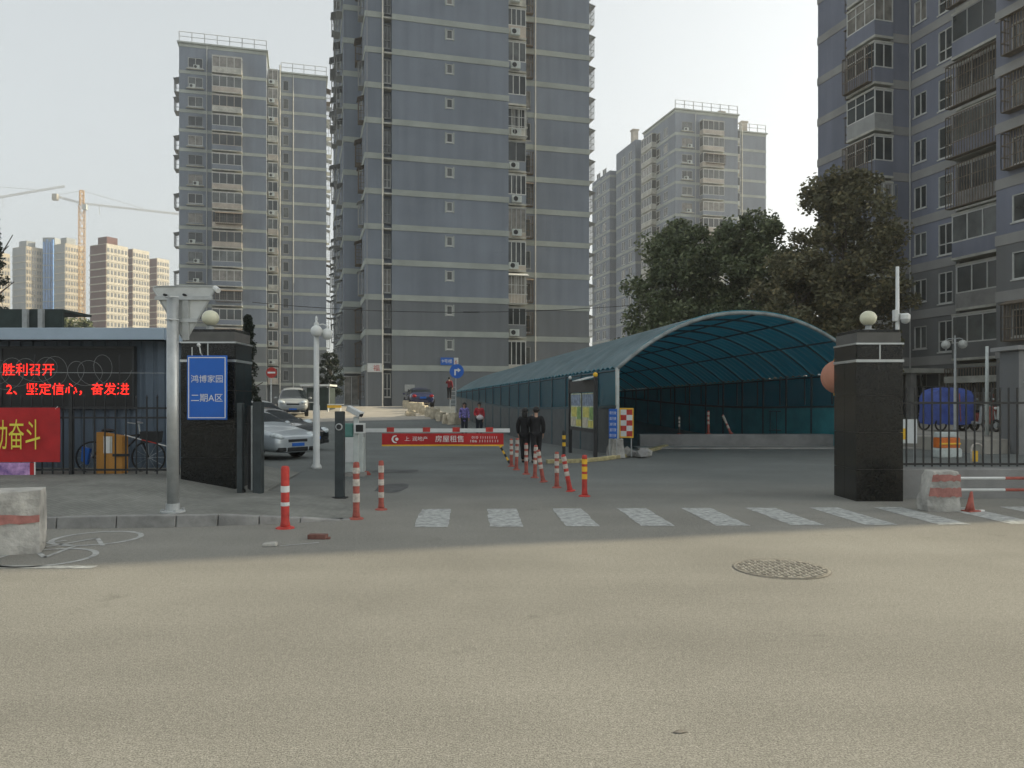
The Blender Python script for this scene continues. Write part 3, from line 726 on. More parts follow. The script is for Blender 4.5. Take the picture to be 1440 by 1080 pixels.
# blue netted stair core under construction
t = thing('scaffolded_core', 'narrow blue netted core between the two grid fronted towers', 'building', (xat(60, 365), 365, 1))
_h = zat(337, 365); MB().b(0, 0, -3, xat(77, 365)-xat(60, 365), 8, _h).build('wall', M['far_grey'], t)
for q in range(4): MB().b(.5+q*1.3, -.7, -2, 1.3+q*1.3, 0, _h-2+1.0*(q % 2)).build('net_strip', M['far_blue'], t)
for k in range(8): MB().tube([(.4, -.9, 30+k*5.5), (5.4, -.9, 30+k*5.5)], .12, 4).build('ledger', M['pipe'], t)

def lattice(mb, a, b, w, n, r=.09):
    a = Vector(a); b = Vector(b); t = (b-a).normalized(); s = t.orthogonal().normalized()*w/2; q = t.cross(s).normalized()*w/2
    c = [s+q, s-q, -s-q, -s+q]
    for k in range(4): mb.tube([a+c[k], b+c[k]], r, 4)
    for i in range(n):
        p0 = a.lerp(b, i/n); p1 = a.lerp(b, (i+1)/n)
        for k in range(4):
            mb.tube([p0+c[k], p1+c[(k+1) % 4]], r*.7, 4, False); mb.tube([p1+c[k], p1+c[(k+1) % 4]], r*.7, 4, False)
def crane(label, px, d, py_base, py_slew, py_top, jib0, jib1, m, group='tower cranes'):
    x = xat(px, d); t = thing('tower_crane', label, 'crane', (x, d, 0), 0, group)
    zs = zat(py_slew, d); zt = zat(py_top, d)
    mb = MB(); lattice(mb, (0,0,0), (0,0,zs), 2.0, 26, .17); mb.build('mast', m, t)
    mb = MB(); lattice(mb, (0,0,zs), (0,0,zt), 1.4, 3, .18); mb.build('tower_head', m, t)
    j0 = Vector((xat(jib0[0], d)-x, 0, zat(jib0[1], d))); j1 = Vector((xat(jib1[0], d)-x, 0, zat(jib1[1], d)))
    j1 = j1+Vector((0, 6, 0)); j0 = j0-Vector((0, 2, 0)); zc = Vector((0, 0, zs+.6))
    mb = MB(); lattice(mb, zc, j1, .6, 26, .04); mb.build('jib', M['crane_grey'], t)
    mb = MB(); lattice(mb, zc, j0, .7, 6, .05); mb.build('counter_jib', M['crane_grey'], t)
    MB().c(j0+Vector((.8,0,-.6)), (2.0, 1.6, 2.6)).build('counterweight', M['crane_grey'], t)
    MB().b(.9, -1.2, zs-2.2, 2.4, .4, zs).build('cab', M['offwhite'], t)
    mb = MB(); mb.tube([(0,0,zt), zc.lerp(j1, .6)+Vector((0,0,.7))], .06, 4); mb.tube([(0,0,zt), j0], .06, 4); mb.build('tie_bar', M['crane_grey'], t)
    h = zc.lerp(j1, .17); MB().tube([h, h-Vector((0,0,4))], .08, 4).build('hook_cable', M['crane_grey'], t)
    return t
crane('orange tower crane with long jib above the far estate', 115, 330, 470, 288, 268, (79, 277), (250, 297), M['crane'])
crane('grey tower crane jib reaching in from the left frame edge', -14, 300, 470, 282, 262, (-60, 292), (78, 256), M['crane_grey'])

# ================================================================== TREES
def tree(name, label, base, height, spread, n, leaf, lm, seed, trunk_r=.16, blobs=None, group=None, crown0=.3, dens=1.0, cone=False):
    rng = random.Random(seed); t = thing(name, label, 'tree', base, rng.uniform(0, .3), group)
    mb = MB(); pts = [(0,0,-.3)]; rs = [trunk_r*1.25]
    for k in range(1, 7):
        q = k/6; pts.append((rng.uniform(-.12,.12)*q*2, rng.uniform(-.12,.12)*q*2, height*.82*q)); rs.append(trunk_r*(1-.8*q))
    mb.tube(pts, rs, 8); mb.build('trunk', M['wood'], t, smooth=True)
    ends = []
    for k in range(16):
        q = rng.uniform(crown0*.85, .85); p = Vector((0,0,height*.82*q)); an = rng.uniform(0, 6.28); l = spread*(1.15-.6*q)*rng.uniform(.55, 1)
        e = p+Vector((math.cos(an)*l, math.sin(an)*l, rng.uniform(.5, 1.5)*height*.12)); m_ = p.lerp(e, .5)+Vector((0,0,rng.uniform(0,.25)))
        lb = MB(); lb.tube([p, m_, e], [trunk_r*.42, trunk_r*.25, .015], 5); lb.build('limb', M['wood'], t); ends.append(e)
    # leaf clumps round the limb ends and through the crown
    cl = []
    for e in ends: cl.append((e, rng.uniform(.14, .24)*spread))
    for k in range(int(46*dens)):
        q = rng.uniform(crown0, 1.0); rad = spread*math.sqrt(max(.02, 1-((q-crown0-.22)/(1.02-crown0-.2))**2))*rng.uniform(.15, .95) if q > crown0+.22 else spread*(.55+.45*(q-crown0)/.22)*rng.uniform(.2, .95)
        an = rng.uniform(0, 6.28); cl.append((Vector((math.cos(an)*rad, math.sin(an)*rad, height*q)), rng.uniform(.11, .24)*spread))
    if cone:
        cl = []
        for k in range(150):
            q = rng.random()**.8*.92+.06; rad = spread*(1-q)**.75*rng.uniform(.2, 1.0); an = rng.uniform(0, 6.28)
            cl.append((Vector((math.cos(an)*rad, math.sin(an)*rad, height*q)), .13*spread+.05))
    vs = []; fs = []
    for i in range(n):
        c, r = rng.choice(cl); d = Vector((rng.gauss(0,1), rng.gauss(0,1), rng.gauss(0,.85)))
        d = d.normalized()*r*rng.random()**.45; p = c+d; s = leaf*rng.uniform(.6, 1.35)
        if p.z < .8: continue
        a = Vector((rng.gauss(0,1), rng.gauss(0,1), rng.gauss(0,.6))).normalized(); b = a.orthogonal().normalized()
        b = (b*math.cos(i)+a.cross(b)*math.sin(i))*.62
        k = len(vs); vs += [tuple(p-a*s*.5), tuple(p+b*s*.5), tuple(p+a*s*.5+Vector((0,0,-.1*s))), tuple(p-b*s*.5)]; fs.append((k, k+1, k+2, k+3))
    me = bpy.data.meshes.new('crown'); me.from_pydata(vs, [], fs); me.materials.append(lm); me.update(); obj('crown', me, t)
    return t
M['leaf_g'] = leafmat('leaf_dark_green', (.13, .165, .08), (.25, .27, .14))
M['leaf_b'] = leafmat('leaf_autumn', (.15, .15, .08), (.28, .235, .12))
M['leaf_c'] = leafmat('leaf_conifer', (.022, .035, .022), (.04, .055, .03))
def on(px, d): return (xat(px, d), d, gz(d)-.05)
tree('broadleaf_tree', 'dark green tree with broad crown at the left of the row behind the canopy', on(955, 47), 11.4, 3.7, 34000, .23, M['leaf_g'], 1, group='trees behind the canopy', crown0=.14, dens=3.6)
tree('broadleaf_tree', 'dark green tree standing between the broad tree and the tall brownish tree behind the canopy', on(1058, 45), 11.4, 3.7, 36000, .23, M['leaf_g'], 2, group='trees behind the canopy', crown0=.14, dens=3.6)
tree('broadleaf_tree', 'tall brownish autumn tree in front of the right apartment block', on(1190, 41), 13.4, 3.3, 42000, .21, M['leaf_b'], 3, group='trees behind the canopy', crown0=.12, dens=4.2)
tree('broadleaf_tree', 'low bushy brownish tree just above the canopy crown', on(1122, 40), 8.9, 3.0, 22000, .21, M['leaf_b'], 7, group='trees behind the canopy', crown0=.15, dens=2.6)
tree('conifer', 'small dark conifer behind the left gate pillar', on(349, 24), 4.3, .55, 9000, .075, M['leaf_c'], 4, .06, crown0=.1, cone=True)
tree('conifer', 'dark conifer branch tip showing at the left frame edge', (xat(-14, 30), 30, 0), 9.4, 1.3, 9000, .12, M['leaf_c'], 5, .1, crown0=.35, cone=True)
tree('shrub', 'small green tree by the yard left of the wide tower', on(464, 57), 3.9, 1.1, 8000, .12, M['leaf_c'], 6, .07, crown0=.2, dens=1.6)
tree('shrub', 'green treetops showing between shed roof and far estate', (xat(105, 90), 90, 1.2), 9.6, 3.4, 7000, .36, M['leaf_g'], 8, .12, crown0=.4, dens=1.4)

# ================================================================== GARAGE CANOPY
def canopy():
    t = thing('garage_canopy', 'long arched teal canopy over the garage ramp', 'canopy', (3.2, 24.2, 0), GRID)
    LEN = 25.5; W = 9.1; NR = 16
    def arch(q, s, off=0):                       # q 0..1 across, s metres along the axis
        f = s/LEN; ez = 2.66-.42*f; rise = 1.82-.42*f
        x = W*q; k = (2*q-1); z = ez+rise*(1-abs(k)**2.15)+off
        return (x, s, z)
    m = bpy.data.materials.new('teal_sheet'); m.use_nodes = True; n = m.node_tree; Lk = n.links; p = n.nodes['Principled BSDF']
    p.inputs['Roughness'].default_value = .32; p.inputs['Specular IOR Level'].default_value = .55
    g = n.nodes.new('ShaderNodeNewGeometry'); nz = n.nodes.new('ShaderNodeTexNoise'); nz.inputs['Scale'].default_value = 1.1; nz.inputs['Detail'].default_value = 7; Lk.new(g.outputs['Position'], nz.inputs[0])
    rp = n.nodes.new('ShaderNodeValToRGB'); rp.color_ramp.elements[0].position = .3; rp.color_ramp.elements[1].position = .75
    rp.color_ramp.elements[0].color = (.012, .085, .125, 1); rp.color_ramp.elements[1].color = (.03, .12, .16, 1)
    Lk.new(nz.outputs[0], rp.inputs[0]); Lk.new(rp.outputs[0], p.inputs['Base Color'])
    tr = n.nodes.new('ShaderNodeBsdfTranslucent'); tr.inputs[0].default_value = (.06, .5, .62, 1)
    ms = n.nodes.new('ShaderNodeMixShader'); ms.inputs[0].default_value = .45
    Lk.new(p.outputs[0], ms.inputs[1]); Lk.new(tr.outputs[0], ms.inputs[2]); Lk.new(ms.outputs[0], n.nodes['Material Output'].inputs[0])
    M['teal'] = m
    M['dust_teal'] = mat('dusty_teal_sheet', (.24, .31, .325), .5, var=.3, scale=1.3, world=True, spec=.5, stretch=(1,1,.3))
    n2 = M['dust_teal'].node_tree; t2 = n2.nodes.new('ShaderNodeBsdfTranslucent'); t2.inputs[0].default_value = (.1, .5, .62, 1)
    x2 = n2.nodes.new('ShaderNodeMixShader'); x2.inputs[0].default_value = .48
    n2.links.new(n2.nodes['Principled BSDF'].outputs[0], x2.inputs[1]); n2.links.new(t2.outputs[0], x2.inputs[2]); n2.links.new(x2.outputs[0], n2.nodes['Material Output'].inputs[0])
    M['low_steel'] = mat('weathered_edge_tube', (.24, .27, .27), .6, var=.25, scale=3)
    M['rib'] = mat('canopy_rib', (.03, .07, .085), .6, var=.2)
    M['low_panel'] = mat('grey_sheet_panel', (.075, .085, .088), .6, var=.18, scale=2)
    M['teal_wall'] = mat('teal_board', (.03, .25, .29), .6, var=.2, scale=1.5)
    step = LEN/NR
    for i in range(NR):
        mb = MB(); s0 = i*step+.015; s1 = (i+1)*step-.015
        nx = 20; ny = 24
        def fn(a, b): x, y, z = arch(a, s0+(s1-s0)*b, .03); return (x, y, z+.03*math.cos(b*2*math.pi*4))
        mb.sheet(nx, ny, fn); po = mb.build('roof_panel', M['dust_teal'], t, smooth=True)
        mb = MB(); mb.sheet(nx, ny, lambda a, b: Vector(fn(a, b))-Vector((0, 0, .02))); mb.build('panel_underside', M['teal'], po, smooth=True)
    for i in range(NR+1):
        s = min(i*step, LEN)
        mb = MB(); mb.tube([arch(q/22, s, -.03) for q in range(23)], .036 if i else .065, 6); mb.build('rib', M['rib'] if i else M['low_steel'], t, smooth=True)
    for q in (.0, .18, .36, .52, .68, .84, 1.0):
        mb = MB(); mb.tube([arch(q, s*LEN/6, -.08) for s in range(7)], .032, 6); mb.build('purlin', M['rib'], t)
    # side walls: sheet panels below, teal glazing above, posts between
    for i in range(NR):
        s0 = i*step; s1 = s0+step
        for sd in (0, 1):
            x = 0 if sd == 0 else W
            def zg(s): return gz(24.2+.966*s+.259*x)
            e0 = arch(sd, s0)[2]; e1 = arch(sd, s1)[2]
            h0 = zg(s0)+1.45-.35*(s0/LEN); h1 = zg(s1)+1.45-.35*(s1/LEN); xa = x-.03; xb = x+.03; g = .012
            def slab(nm, z0a, z0b, z1a, z1b, m_, th=.03, k=g):
                MB().add([(x-th, s0+k, z0a), (x-th, s1-k, z0b), (x+th, s1-k, z0b), (x+th, s0+k, z0a), (x-th, s0+k, z1a), (x-th, s1-k, z1b), (x+th, s1-k, z1b), (x+th, s0+k, z1a)],
                         [(0,1,2,3),(4,7,6,5),(0,4,5,1),(1,5,6,2),(2,6,7,3),(3,7,4,0)]).build(nm, m_, t)
            if sd == 0 and i == 0: pass
            slab('wall_panel', zg(s0)-.1, zg(s1)-.1, h0, h1, M['low_panel'] if sd == 0 else M['teal_wall'])
            slab('side_glazing', h0+.05, h1+.05, e0-.02, e1-.02, M['teal'], .008, .04)
            MB().b(x-.045, s0-.045, zg(s0)-.2, x+.045, s0+.045, e0).build('post', M['rib'] if i else M['offwhite'], t)
            if sd == 1:
                MB().b(x-.1, s0+.3, h0+.1, x-.07, s0+.36, e0-.1).build('mullion', M['rib'], t)
            slab('wall_rail', h0-.02, h1-.02, h0+.06, h1+.06, M['rib'], .05, 0)
    # end wall deep inside
    MB().prism([(.08, gz(48)-.2), (W-.08, gz(48)-.2)]+[(lambda p: (min(W-.08, max(.08, p[0])), p[2]-.06))(arch(1-q/14, LEN)) for q in range(15)], LEN-.12, LEN-.07).build('end_wall', M['teal_wall'], t)
    return t
canopy()
# low concrete upstand at the ramp head and its pale apron
struct(MB().b(4.55, 28.4, 0, 15.0, 29.0, .46).build('ramp_upstand', M['plinth'], bevel=.03))
struct(MB().b(4.3, 27.2, .0, 15.0, 28.39, .05).build('ramp_apron', M['conc'], bevel=.02))

# ================================================================== GATE: pillars, signs, fences, shed
def gpt(px, py, extra=0):
    """point on the sloping ground seen at a pixel"""
    d = 3.0
    while d < 90:
        if HY+(EYE-gz(d)-extra)*F/d <= py: break
        d += .02
    return Vector((xat(px, d), d, gz(d)+extra))

def pillar(label, x0, x1, y0, depth, zb, ztop, zc1, zc2, side):
    t = thing('gate_pillar', label, 'pillar', ((x0+x1)/2, y0, zb), 0, 'black granite gate pillars')
    w = (x1-x0)/2; z1 = zc2-zb; zt = ztop-zb; zc = zc1-zb
    MB().b(-w+.025, .025, -.2, w-.025, depth-.025, zt-.05).build('core', M['joint'], t)
    rows = [-.05, .52, 1.12, 1.72, z1-.03]; g = .003
    for i in range(len(rows)-1):
        a, b = rows[i]+g, rows[i+1]-g
        MB().b(-w, 0, a, w, .02, b).build('granite_slab', M['black_stone'], t, bevel=.003)
        for s in (-1, 1):
            for q in (0, 1):
                ya, yb = .023+q*(depth-.023)/2+g, .023+(q+1)*(depth-.023)/2-g
                (MB().b(-w, ya, a, -w+.02, yb, b) if s < 0 else MB().b(w-.02, ya, a, w, yb, b)).build('granite_slab', M['black_stone'], t, bevel=.003)
    for q in (0, 1):                                   # upper course between two stainless strips
        MB().b(-w+q*w+.012, 0, z1+.02, q*w-.012, .02, zc-.03).build('granite_slab', M['black_stone'], t, bevel=.003)
    for s in (-1, 1): (MB().b(-w, .023, z1+.02, -w+.02, depth, zc-.03) if s < 0 else MB().b(w-.02, .023, z1+.02, w, depth, zc-.03)).build('granite_slab', M['black_stone'], t, bevel=.003)
    MB().b(-w-.012, -.012, z1-.025, w+.012, depth, z1+.018).build('stainless_strip', M['chrome'], t)
    MB().b(-w-.012, -.012, zc-.028, w+.012, depth, zc).build('stainless_strip', M['chrome'], t)
    MB().b(-.01, -.01, z1+.02, .01, .0, zc-.03).build('stainless_strip', M['chrome'], t)
    MB().b(-w+.03, .05, zc+.002, w-.03, depth-.05, zt).build('cap_stone', M['black_stone'], t, bevel=.006)
    return t
pillar('black granite gate pillar behind the blue name sign', xat(254, 14.3), xat(331, 14.3), 14.3, .9, .1, 2.93, 2.70, 2.36, 1)
pillar('black granite gate pillar right of the canopy, side face towards the driveway', 5.6, 6.36, 12.95, .9, 0, 2.8, 2.58, 2.29, -1)
def globe(label, p, r, m='globe'):
    t = thing('globe_lamp', label, 'lamp', p, 0, 'globe lamps on the gate pillars')
    MB().lathe([(.09, 0), (.09, .03), (.05, .04), (.05, .09), (.08, .1)], 14).build('lamp_base', M['dull_steel'], t, smooth=False)
    MB().ball((0, 0, .08+r), r, 24, 16, (1, 1, .93)).build('globe', M[m], t, smooth=True)
globe('cream globe lamp on top of the left gate pillar', (xat(296, 14.7), 14.7, 2.93), .155)
globe('cream globe lamp on top of the right gate pillar', (xat(1221, 13.3), 13.3, 2.8), .135)

# blue name sign on the left pillar
t = thing('name_sign', 'blue sign with white lettering and border on the left gate pillar', 'sign', (xat(291, 14.1), 14.1, 1.30))
w_ = .355; MB().b(-w_, 0, 0, w_, .03, 1.14).build('plate', M['blue_sign'], t, bevel=.008)
for (a, b, c, d_) in ((-w_+.025, .03, -w_+.04, 1.11), (w_-.04, .03, w_-.025, 1.11), (-w_+.04, .03, w_-.04, .045), (-w_+.04, 1.095, w_-.04, 1.11)):
    MB().b(a, -.004, b, c, -.001, d_).build('border', M['white_ink'], t)
text('鸿博家园', .56, (0, -.004, .66), t, M['white_ink'], 0); text('二期A区', .56, (0, -.004, .32), t, M['white_ink'], 0)
for s in (-.28, .2): MB().b(s-.01, .03, .9, s+.01, .2, .92).build('bracket', M['steel'], t)
# slim spotlight over the sign
t = thing('sign_light', 'thin white bracket lamp standing above the blue name sign', 'lamp', (xat(282, 14.2), 14.2, 2.44))
MB().tube([(0,.1,0), (0,0,.05), (-.01,-.02,.16)], .012, 6).build('arm', M['white'], t); MB().ball((-.02,-.03,.19), .035, 10, 8).build('lamp_head', M['white'], t, smooth=True)
MB().tube([(-.19,.1,0), (-.19,.1,.16)], .01, 6).build('rod', M['white'], t)

# folded metal gate beside the left pillar
t = thing('folding_gate', 'folded dark metal gate leaf beside the left pillar', 'gate', (xat(352, 14.0), 13.9, 0))
for k in range(4):
    x = -.12+k*.07; y = .35-.12*k
    f = MB(); f.b(x-.012, y, .06, x+.012, y+.03, 1.55); f.b(x-.012, y+.5, .06, x+.012, y+.53, 1.55); f.b(x-.012, y+.03, 1.5, x+.012, y+.5, 1.55); f.b(x-.012, y+.03, .06, x+.012, y+.5, .11)
    f.build('leaf_frame', M['steel' if k == 2 else 'black'], t)
    lb = MB(); lb.tube([(x,y+.02,.1), (x,y+.5,1.5)], .012, 5); lb.tube([(x+.003,y+.02,1.5), (x+.003,y+.5,.1)], .012, 5); lb.build('lattice', M['black'], t)
M['gate_post'] = mat('dark_gate_steel', (.035, .045, .048), .5, var=.25, scale=5)
MB().b(.1, -.08, .0, .24, .12, 1.62).build('end_post', M['gate_post'], t, bevel=.01); MB().b(-.19, -.04, 0, -.1, .1, 1.6).build('end_post', M['gate_post'], t, bevel=.01)
for x in (.17, -.1): MB().tube([(x-.03, .02, .05), (x+.03, .02, .05)], .05, 10).build('castor', M['rubber'], t)

# security camera mast behind the right pillar
t = thing('camera_mast', 'slim white mast with dome camera behind the right gate pillar', 'camera mast', (xat(1262, 13.95), 13.95, 0))
MB().tube([(0,0,0), (0,0,zat(375, 13.95))], [.045, .03], 10).build('mast', M['white'], t, smooth=True)
z_ = zat(452, 13.95); MB().b(-.08, -.08, z_, -.02, .03, z_+.2).build('junction_box', M['white'], t, bevel=.008)
MB().tube([(0,-.02,z_+.12), (.08,-.08,z_+.12)], .018, 6).build('bracket', M['white'], t)
MB().ball((.09,-.1,z_+.02), .075, 16, 10).build('dome', M['dull_steel'], t, smooth=True); MB().lathe([(.08,0),(.08,.07),(.05,.1)], 16, (.09,-.1,z_+.03)).build('dome_cap', M['white'], t)

# lantern
t = thing('lantern', 'faded orange paper lantern peeping out left of the right gate pillar', 'lantern', (xat(1179, 14.1), 14.1, 1.75))
M['lantern'] = mat('faded_orange_cloth', (.46, .21, .14), .7, var=.12, scale=4, stretch=(1,1,.2))
_l = MB(); pr = []
for i in range(13):
    a = math.pi*i/12; pr.append((max(.06, .29*math.sin(a)), .31-.3*math.cos(a)))
_l.lathe(pr, 28); _l.v = [(x*(1+.025*math.cos(14*math.atan2(y, x))), y*(1+.025*math.cos(14*math.atan2(y, x))), z) for x, y, z in _l.v]
_l.build('lantern_body', M['lantern'], t, smooth=True)
for z in (.0, .61): MB().lathe([(.08,0),(.08,.04)], 14, (0,0,z-.02)).build('lantern_ring', M['yellow'], t)
MB().tube([(0,0,.63), (0,.0,.85), (0,-.28,.85)], .01, 6).build('hanger', M['black'], t); MB().tube([(0,0,-.25),(0,0,0)], [.03,.012], 8).build('tassel', M['yellow'], t)

# ---- shed with LED board
def shed():
    t = thing('guard_shed', 'dark blue sheet steel shed with pale roof edge behind the left fence', 'shed', (-7.1, 16.5, .2))
    x0 = -16.0; mb = MB()
    n = 64; dx = -x0/n; pr = []
    for k in range(n):
        xa = x0+k*dx; pr += [(xa, 0), (xa+dx*.62, 0), (xa+dx*.7, .03), (xa+dx*.92, .03)]
    pr.append((0, 0))
    for k in range(0, len(pr)-1, 4*4):                    # sheets four ribs wide, each a part
        seg = pr[k:k+17]; m_ = MB()
        for (a, b), (c, d_) in zip(seg, seg[1:]): m_.add([(a, b, -.2), (c, d_, -.2), (c, d_, 2.68), (a, b, 2.68)], [(0,1,2,3)])
        m_.build('wall_sheet', M['shed'], t)
    MB().b(-.03, .035, -.2, 0, 4, 2.68).build('side_wall', M['shed'], t); MB().b(-.06, -.02, -.2, .03, .034, 2.7).build('corner_trim', M['shed_trim'], t)
    MB().b(x0, .04, -.2, -.031, 4, 2.66).build('inner_box', M['shed'], t)
    MB().b(x0-.2, -.55, 2.7, .12, 4.3, 2.78).build('roof', M['shed'], t); MB().b(x0-.2, -.6, 2.66, .14, -.551, 2.9).build('roof_trim', M['shed_trim'], t, bevel=.01)
    MB().b(.121, -.55, 2.66, .17, 4.3, 2.9).build('roof_trim', M['shed_trim'], t)
    return t
shed()
t = thing('led_board', 'black LED board with red running characters on the shed wall', 'display', (-9.13, 16.36, 1.52))
M['led_frame'] = mat('led_board_frame', (.03, .034, .036), .5, var=.3)
MB().b(-1.34, 0, 0, 1.33, .12, 1.2).build('screen', M['led_board'], t)
for a in ((-1.38,-.02,-.04,1.37,.12,-.001), (-1.38,-.02,1.201,1.37,.12,1.24), (-1.38,-.02,-.001,-1.341,.12,1.201), (1.331,-.02,-.001,1.37,.12,1.201)): MB().b(*a).build('frame', M['led_frame'], t)
M['led_grid'] = M['led']
text('胜利召开', 1.06, (-.8, -.006, .64), t, M['led'], 0, name='led_text'); text('2、坚定信心，奋发进', 2.52, (.01, -.006, .235), t, M['led'], 0, name='led_text')

# ---- left fence with razor wire, banner and poster
def fence(name, label, x0, x1, y, z0, ztop, rails, sp, m='black', posts=(), spear=True):
    t = thing(name, label, 'fence', ((x0+x1)/2, y, z0)); xm = (x0+x1)/2
    n = int((x1-x0)/sp); key = MB(); r = .011
    h = ztop-z0
    key.b(-r, -r, .02, r, r, h-.07)
    if spear: key.add([(-.018,-.018,h-.07),(.018,-.018,h-.07),(.018,.018,h-.07),(-.018,.018,h-.07),(0,0,h)], [(0,3,2,1),(0,1,4),(1,2,4),(2,3,4),(3,0,4)])
    me = key.mesh('picket', M[m])
    for k in range(n+1): obj('picket', me, t, (x0-xm+k*sp, 0, 0))
    for z in rails: MB().b(x0-xm-.02, -.018, z-z0-.018, x1-xm+.02, .018, z-z0+.018).build('rail', M[m], t)
    for x in posts: MB().b(x-xm-.03, -.032, -.05, x-xm+.03, .032, h+.03).build('fence_post', M[m], t)
    return t
fence('iron_fence', 'black iron picket fence in front of the shed, left of the gate', -12.0, -6.35, 15.0, .24, 1.76, (.34, 1.32, 1.50), .197, posts=(-11.2, -8.3, -6.3))
M['old_wire'] = mat('weathered_wire', (.16, .17, .17), .7, var=.3)
t = thing('razor_wire', 'loose razor wire coil strung across the LED board above the left fence', 'wire', (-8.9, 15.02, 1.76))
_c = MB(); pts = []
_r = random.Random(3)
for k in range(11*20+1):
    a = k/20*2*math.pi; pts.append((-1.75+k/20*.29+.2*math.cos(a)+.06*math.sin(a*.37), .05*math.sin(a*.5)+.22*math.cos(a)*.55, .42+(.26+.04*math.sin(a*.31))*math.sin(a)+.04*math.sin(a*.21)))
_c.tube(pts, .004, 5); _c.build('coil', M['old_wire'], t)
for i in range(3): MB().tube([(-1.7+1.6*i, 0, -.05), (-1.7+1.6*i, 0, .75)], .012, 6).build('support', M['black'], t)
MB().tube([(-1.8,0,.42), (2.4,0,.40)], .004, 4).build('strand', M['dull_steel'], t)

def cloth(w, h, nx, ny, amp, seed, m, name, parent, loc=(0,0,0), sag=0):
    rg = random.Random(seed); ph = [rg.uniform(0, 6) for _ in range(6)]
    mb = MB(); mb.sheet(nx, ny, lambda a, b: ((a-.5)*w, amp*(math.sin(a*9+ph[0]+b*2)+.6*math.sin(a*17+ph[1]-b*3)+.5*math.sin(a*5-b*6+ph[2]))*(.4+.6*(1-b)), b*h-sag*math.sin(a*math.pi)))
    o = mb.build(name, m, parent, smooth=True, loc=loc); return o
t = thing('red_banner', 'red cloth banner with yellow characters tied to the left fence', 'banner', (-10.75, 14.93, .49))
cloth(4.56, 1.02, 60, 10, .012, 2, M['red_cloth'], 'cloth', t)
text('劳动奋斗', 1.2, (2.28-.35-.6, -.045, .24), t, M['yellow_ink'], 0, h=.56)
for x in (-2.2, 0, 2.2): MB().tube([(x, -.01, 1.0), (x, .06, 1.04)], .006, 5).build('tie', M['white_ink'], t)
t = thing('small_poster', 'purple printed poster leaning under the red banner', 'poster', (-9.3, 14.9, .22))
MB().b(-1.0, 0, 0, .28, .015, .26).build('poster_sheet', M['purple'], t); MB().b(.281, -.003, 0, .36, .015, .26).build('poster_edge', M['red_cloth'], t); MB().b(.361, -.003, 0, .38, .015, .27).build('white_batten', M['white_ink'], t)
# orange board and papers behind the fence
t = thing('orange_cabinet', 'upright orange brown board with a paper notice behind the left fence', 'cabinet', (xat(158, 15.3), 15.3, .22))
MB().prism([(-.25, 0), (.25, 0), (.25, .74), (-.25, .82)], -.12, .12).build('carcass', M['orange_wood'], t, bevel=.01)
MB().b(-.1, -.135, .42, .02, -.123, .74).build('paper', M['white_ink'], t)
MB().b(.03, -.135, .42, .06, -.123, .74).build('edge_strip', M['offwhite'], t)
MB().b(.08, -.16, .36, .4, -.123, .41).build('latch_bar', M['black'], t)
t = thing('warning_tape', 'thin red and white tape sagging from orange board to the gate pillar', 'tape', (xat(175, 15.4), 15.4, .97))
_p = [(0, 0, 0), (.35, -.05, -.09), (.7, -.1, -.17), (1.0, -.15, -.24)]
for i in range(3):
    a, b = Vector(_p[i]), Vector(_p[i+1]); mb = MB(); mb.sheet(6, 1, lambda q, s: tuple(a.lerp(b, q)+Vector((0,0,.022*s)))); mb.build('tape_run', M['red'] if i == 1 else M['white_ink'], t)

# bicycle behind the fence
def bicycle(label, loc, rz):
    t = thing('bicycle', label, 'bicycle', loc, rz)
    for x in (-.52, .52):
        w = MB(); pts = [(x+.31*math.cos(a*math.pi/12), 0, .33+.31*math.sin(a*math.pi/12)) for a in range(25)]; w.tube(pts, .017, 6, False); tyre = w.build('wheel', M['rubber'], t, smooth=True)
        s = MB()
        for k in range(12): s.tube([(x,0,.33), (x+.3*math.cos(k*math.pi/6), 0, .33+.3*math.sin(k*math.pi/6))], .0025, 3, False)
        s.build('spokes', M['chrome'], tyre)
    f = MB(); A=(-.52,0,.33); B=(-.1,0,.3); C=(-.22,0,.8); D=(.36,0,.78); E=(.52,0,.33)
    for a, b in ((A,B),(B,C),(C,A),(B,D),((-.2,0,.7),D),(D,E)): f.tube([a,b], .017, 8)
    f.build('frame', M['black'], t, smooth=True)
    MB().ball((-.24,0,.86), .12, 14, 8, (1.1,.65,.3)).build('saddle', M['black'], t, smooth=True); MB().tube([C,(-.24,0,.84)], .013, 6).build('seat_post', M['chrome'], t)
    MB().tube([D, (.33,0,1.0)], .014, 6).build('stem', M['chrome'], t); MB().tube([(.22,-.27,1.02),(.34,-.2,1.0),(.34,.2,1.0),(.22,.27,1.02)], .012, 6).build('handlebar', M['chrome'], t)
    k = MB(); k.prism([(.42,.62),(.72,.62),(.75,.84),(.4,.84)], -.15, .15); k.build('basket', M['black'], t)
    MB().prism([(-.72,.28),(-.62,.2),(-.56,.5),(-.7,.55)], -.06,.06).build('rear_guard', M['blue_sign'], t)
    MB().tube([(-.1,-.09,.3),(-.1,.09,.3)], .05, 10).build('crank', M['dull_steel'], t)
bicycle('black bicycle parked behind the left fence, handlebar near the gate pillar', (xat(170, 15.55), 15.55, .2), R(6))

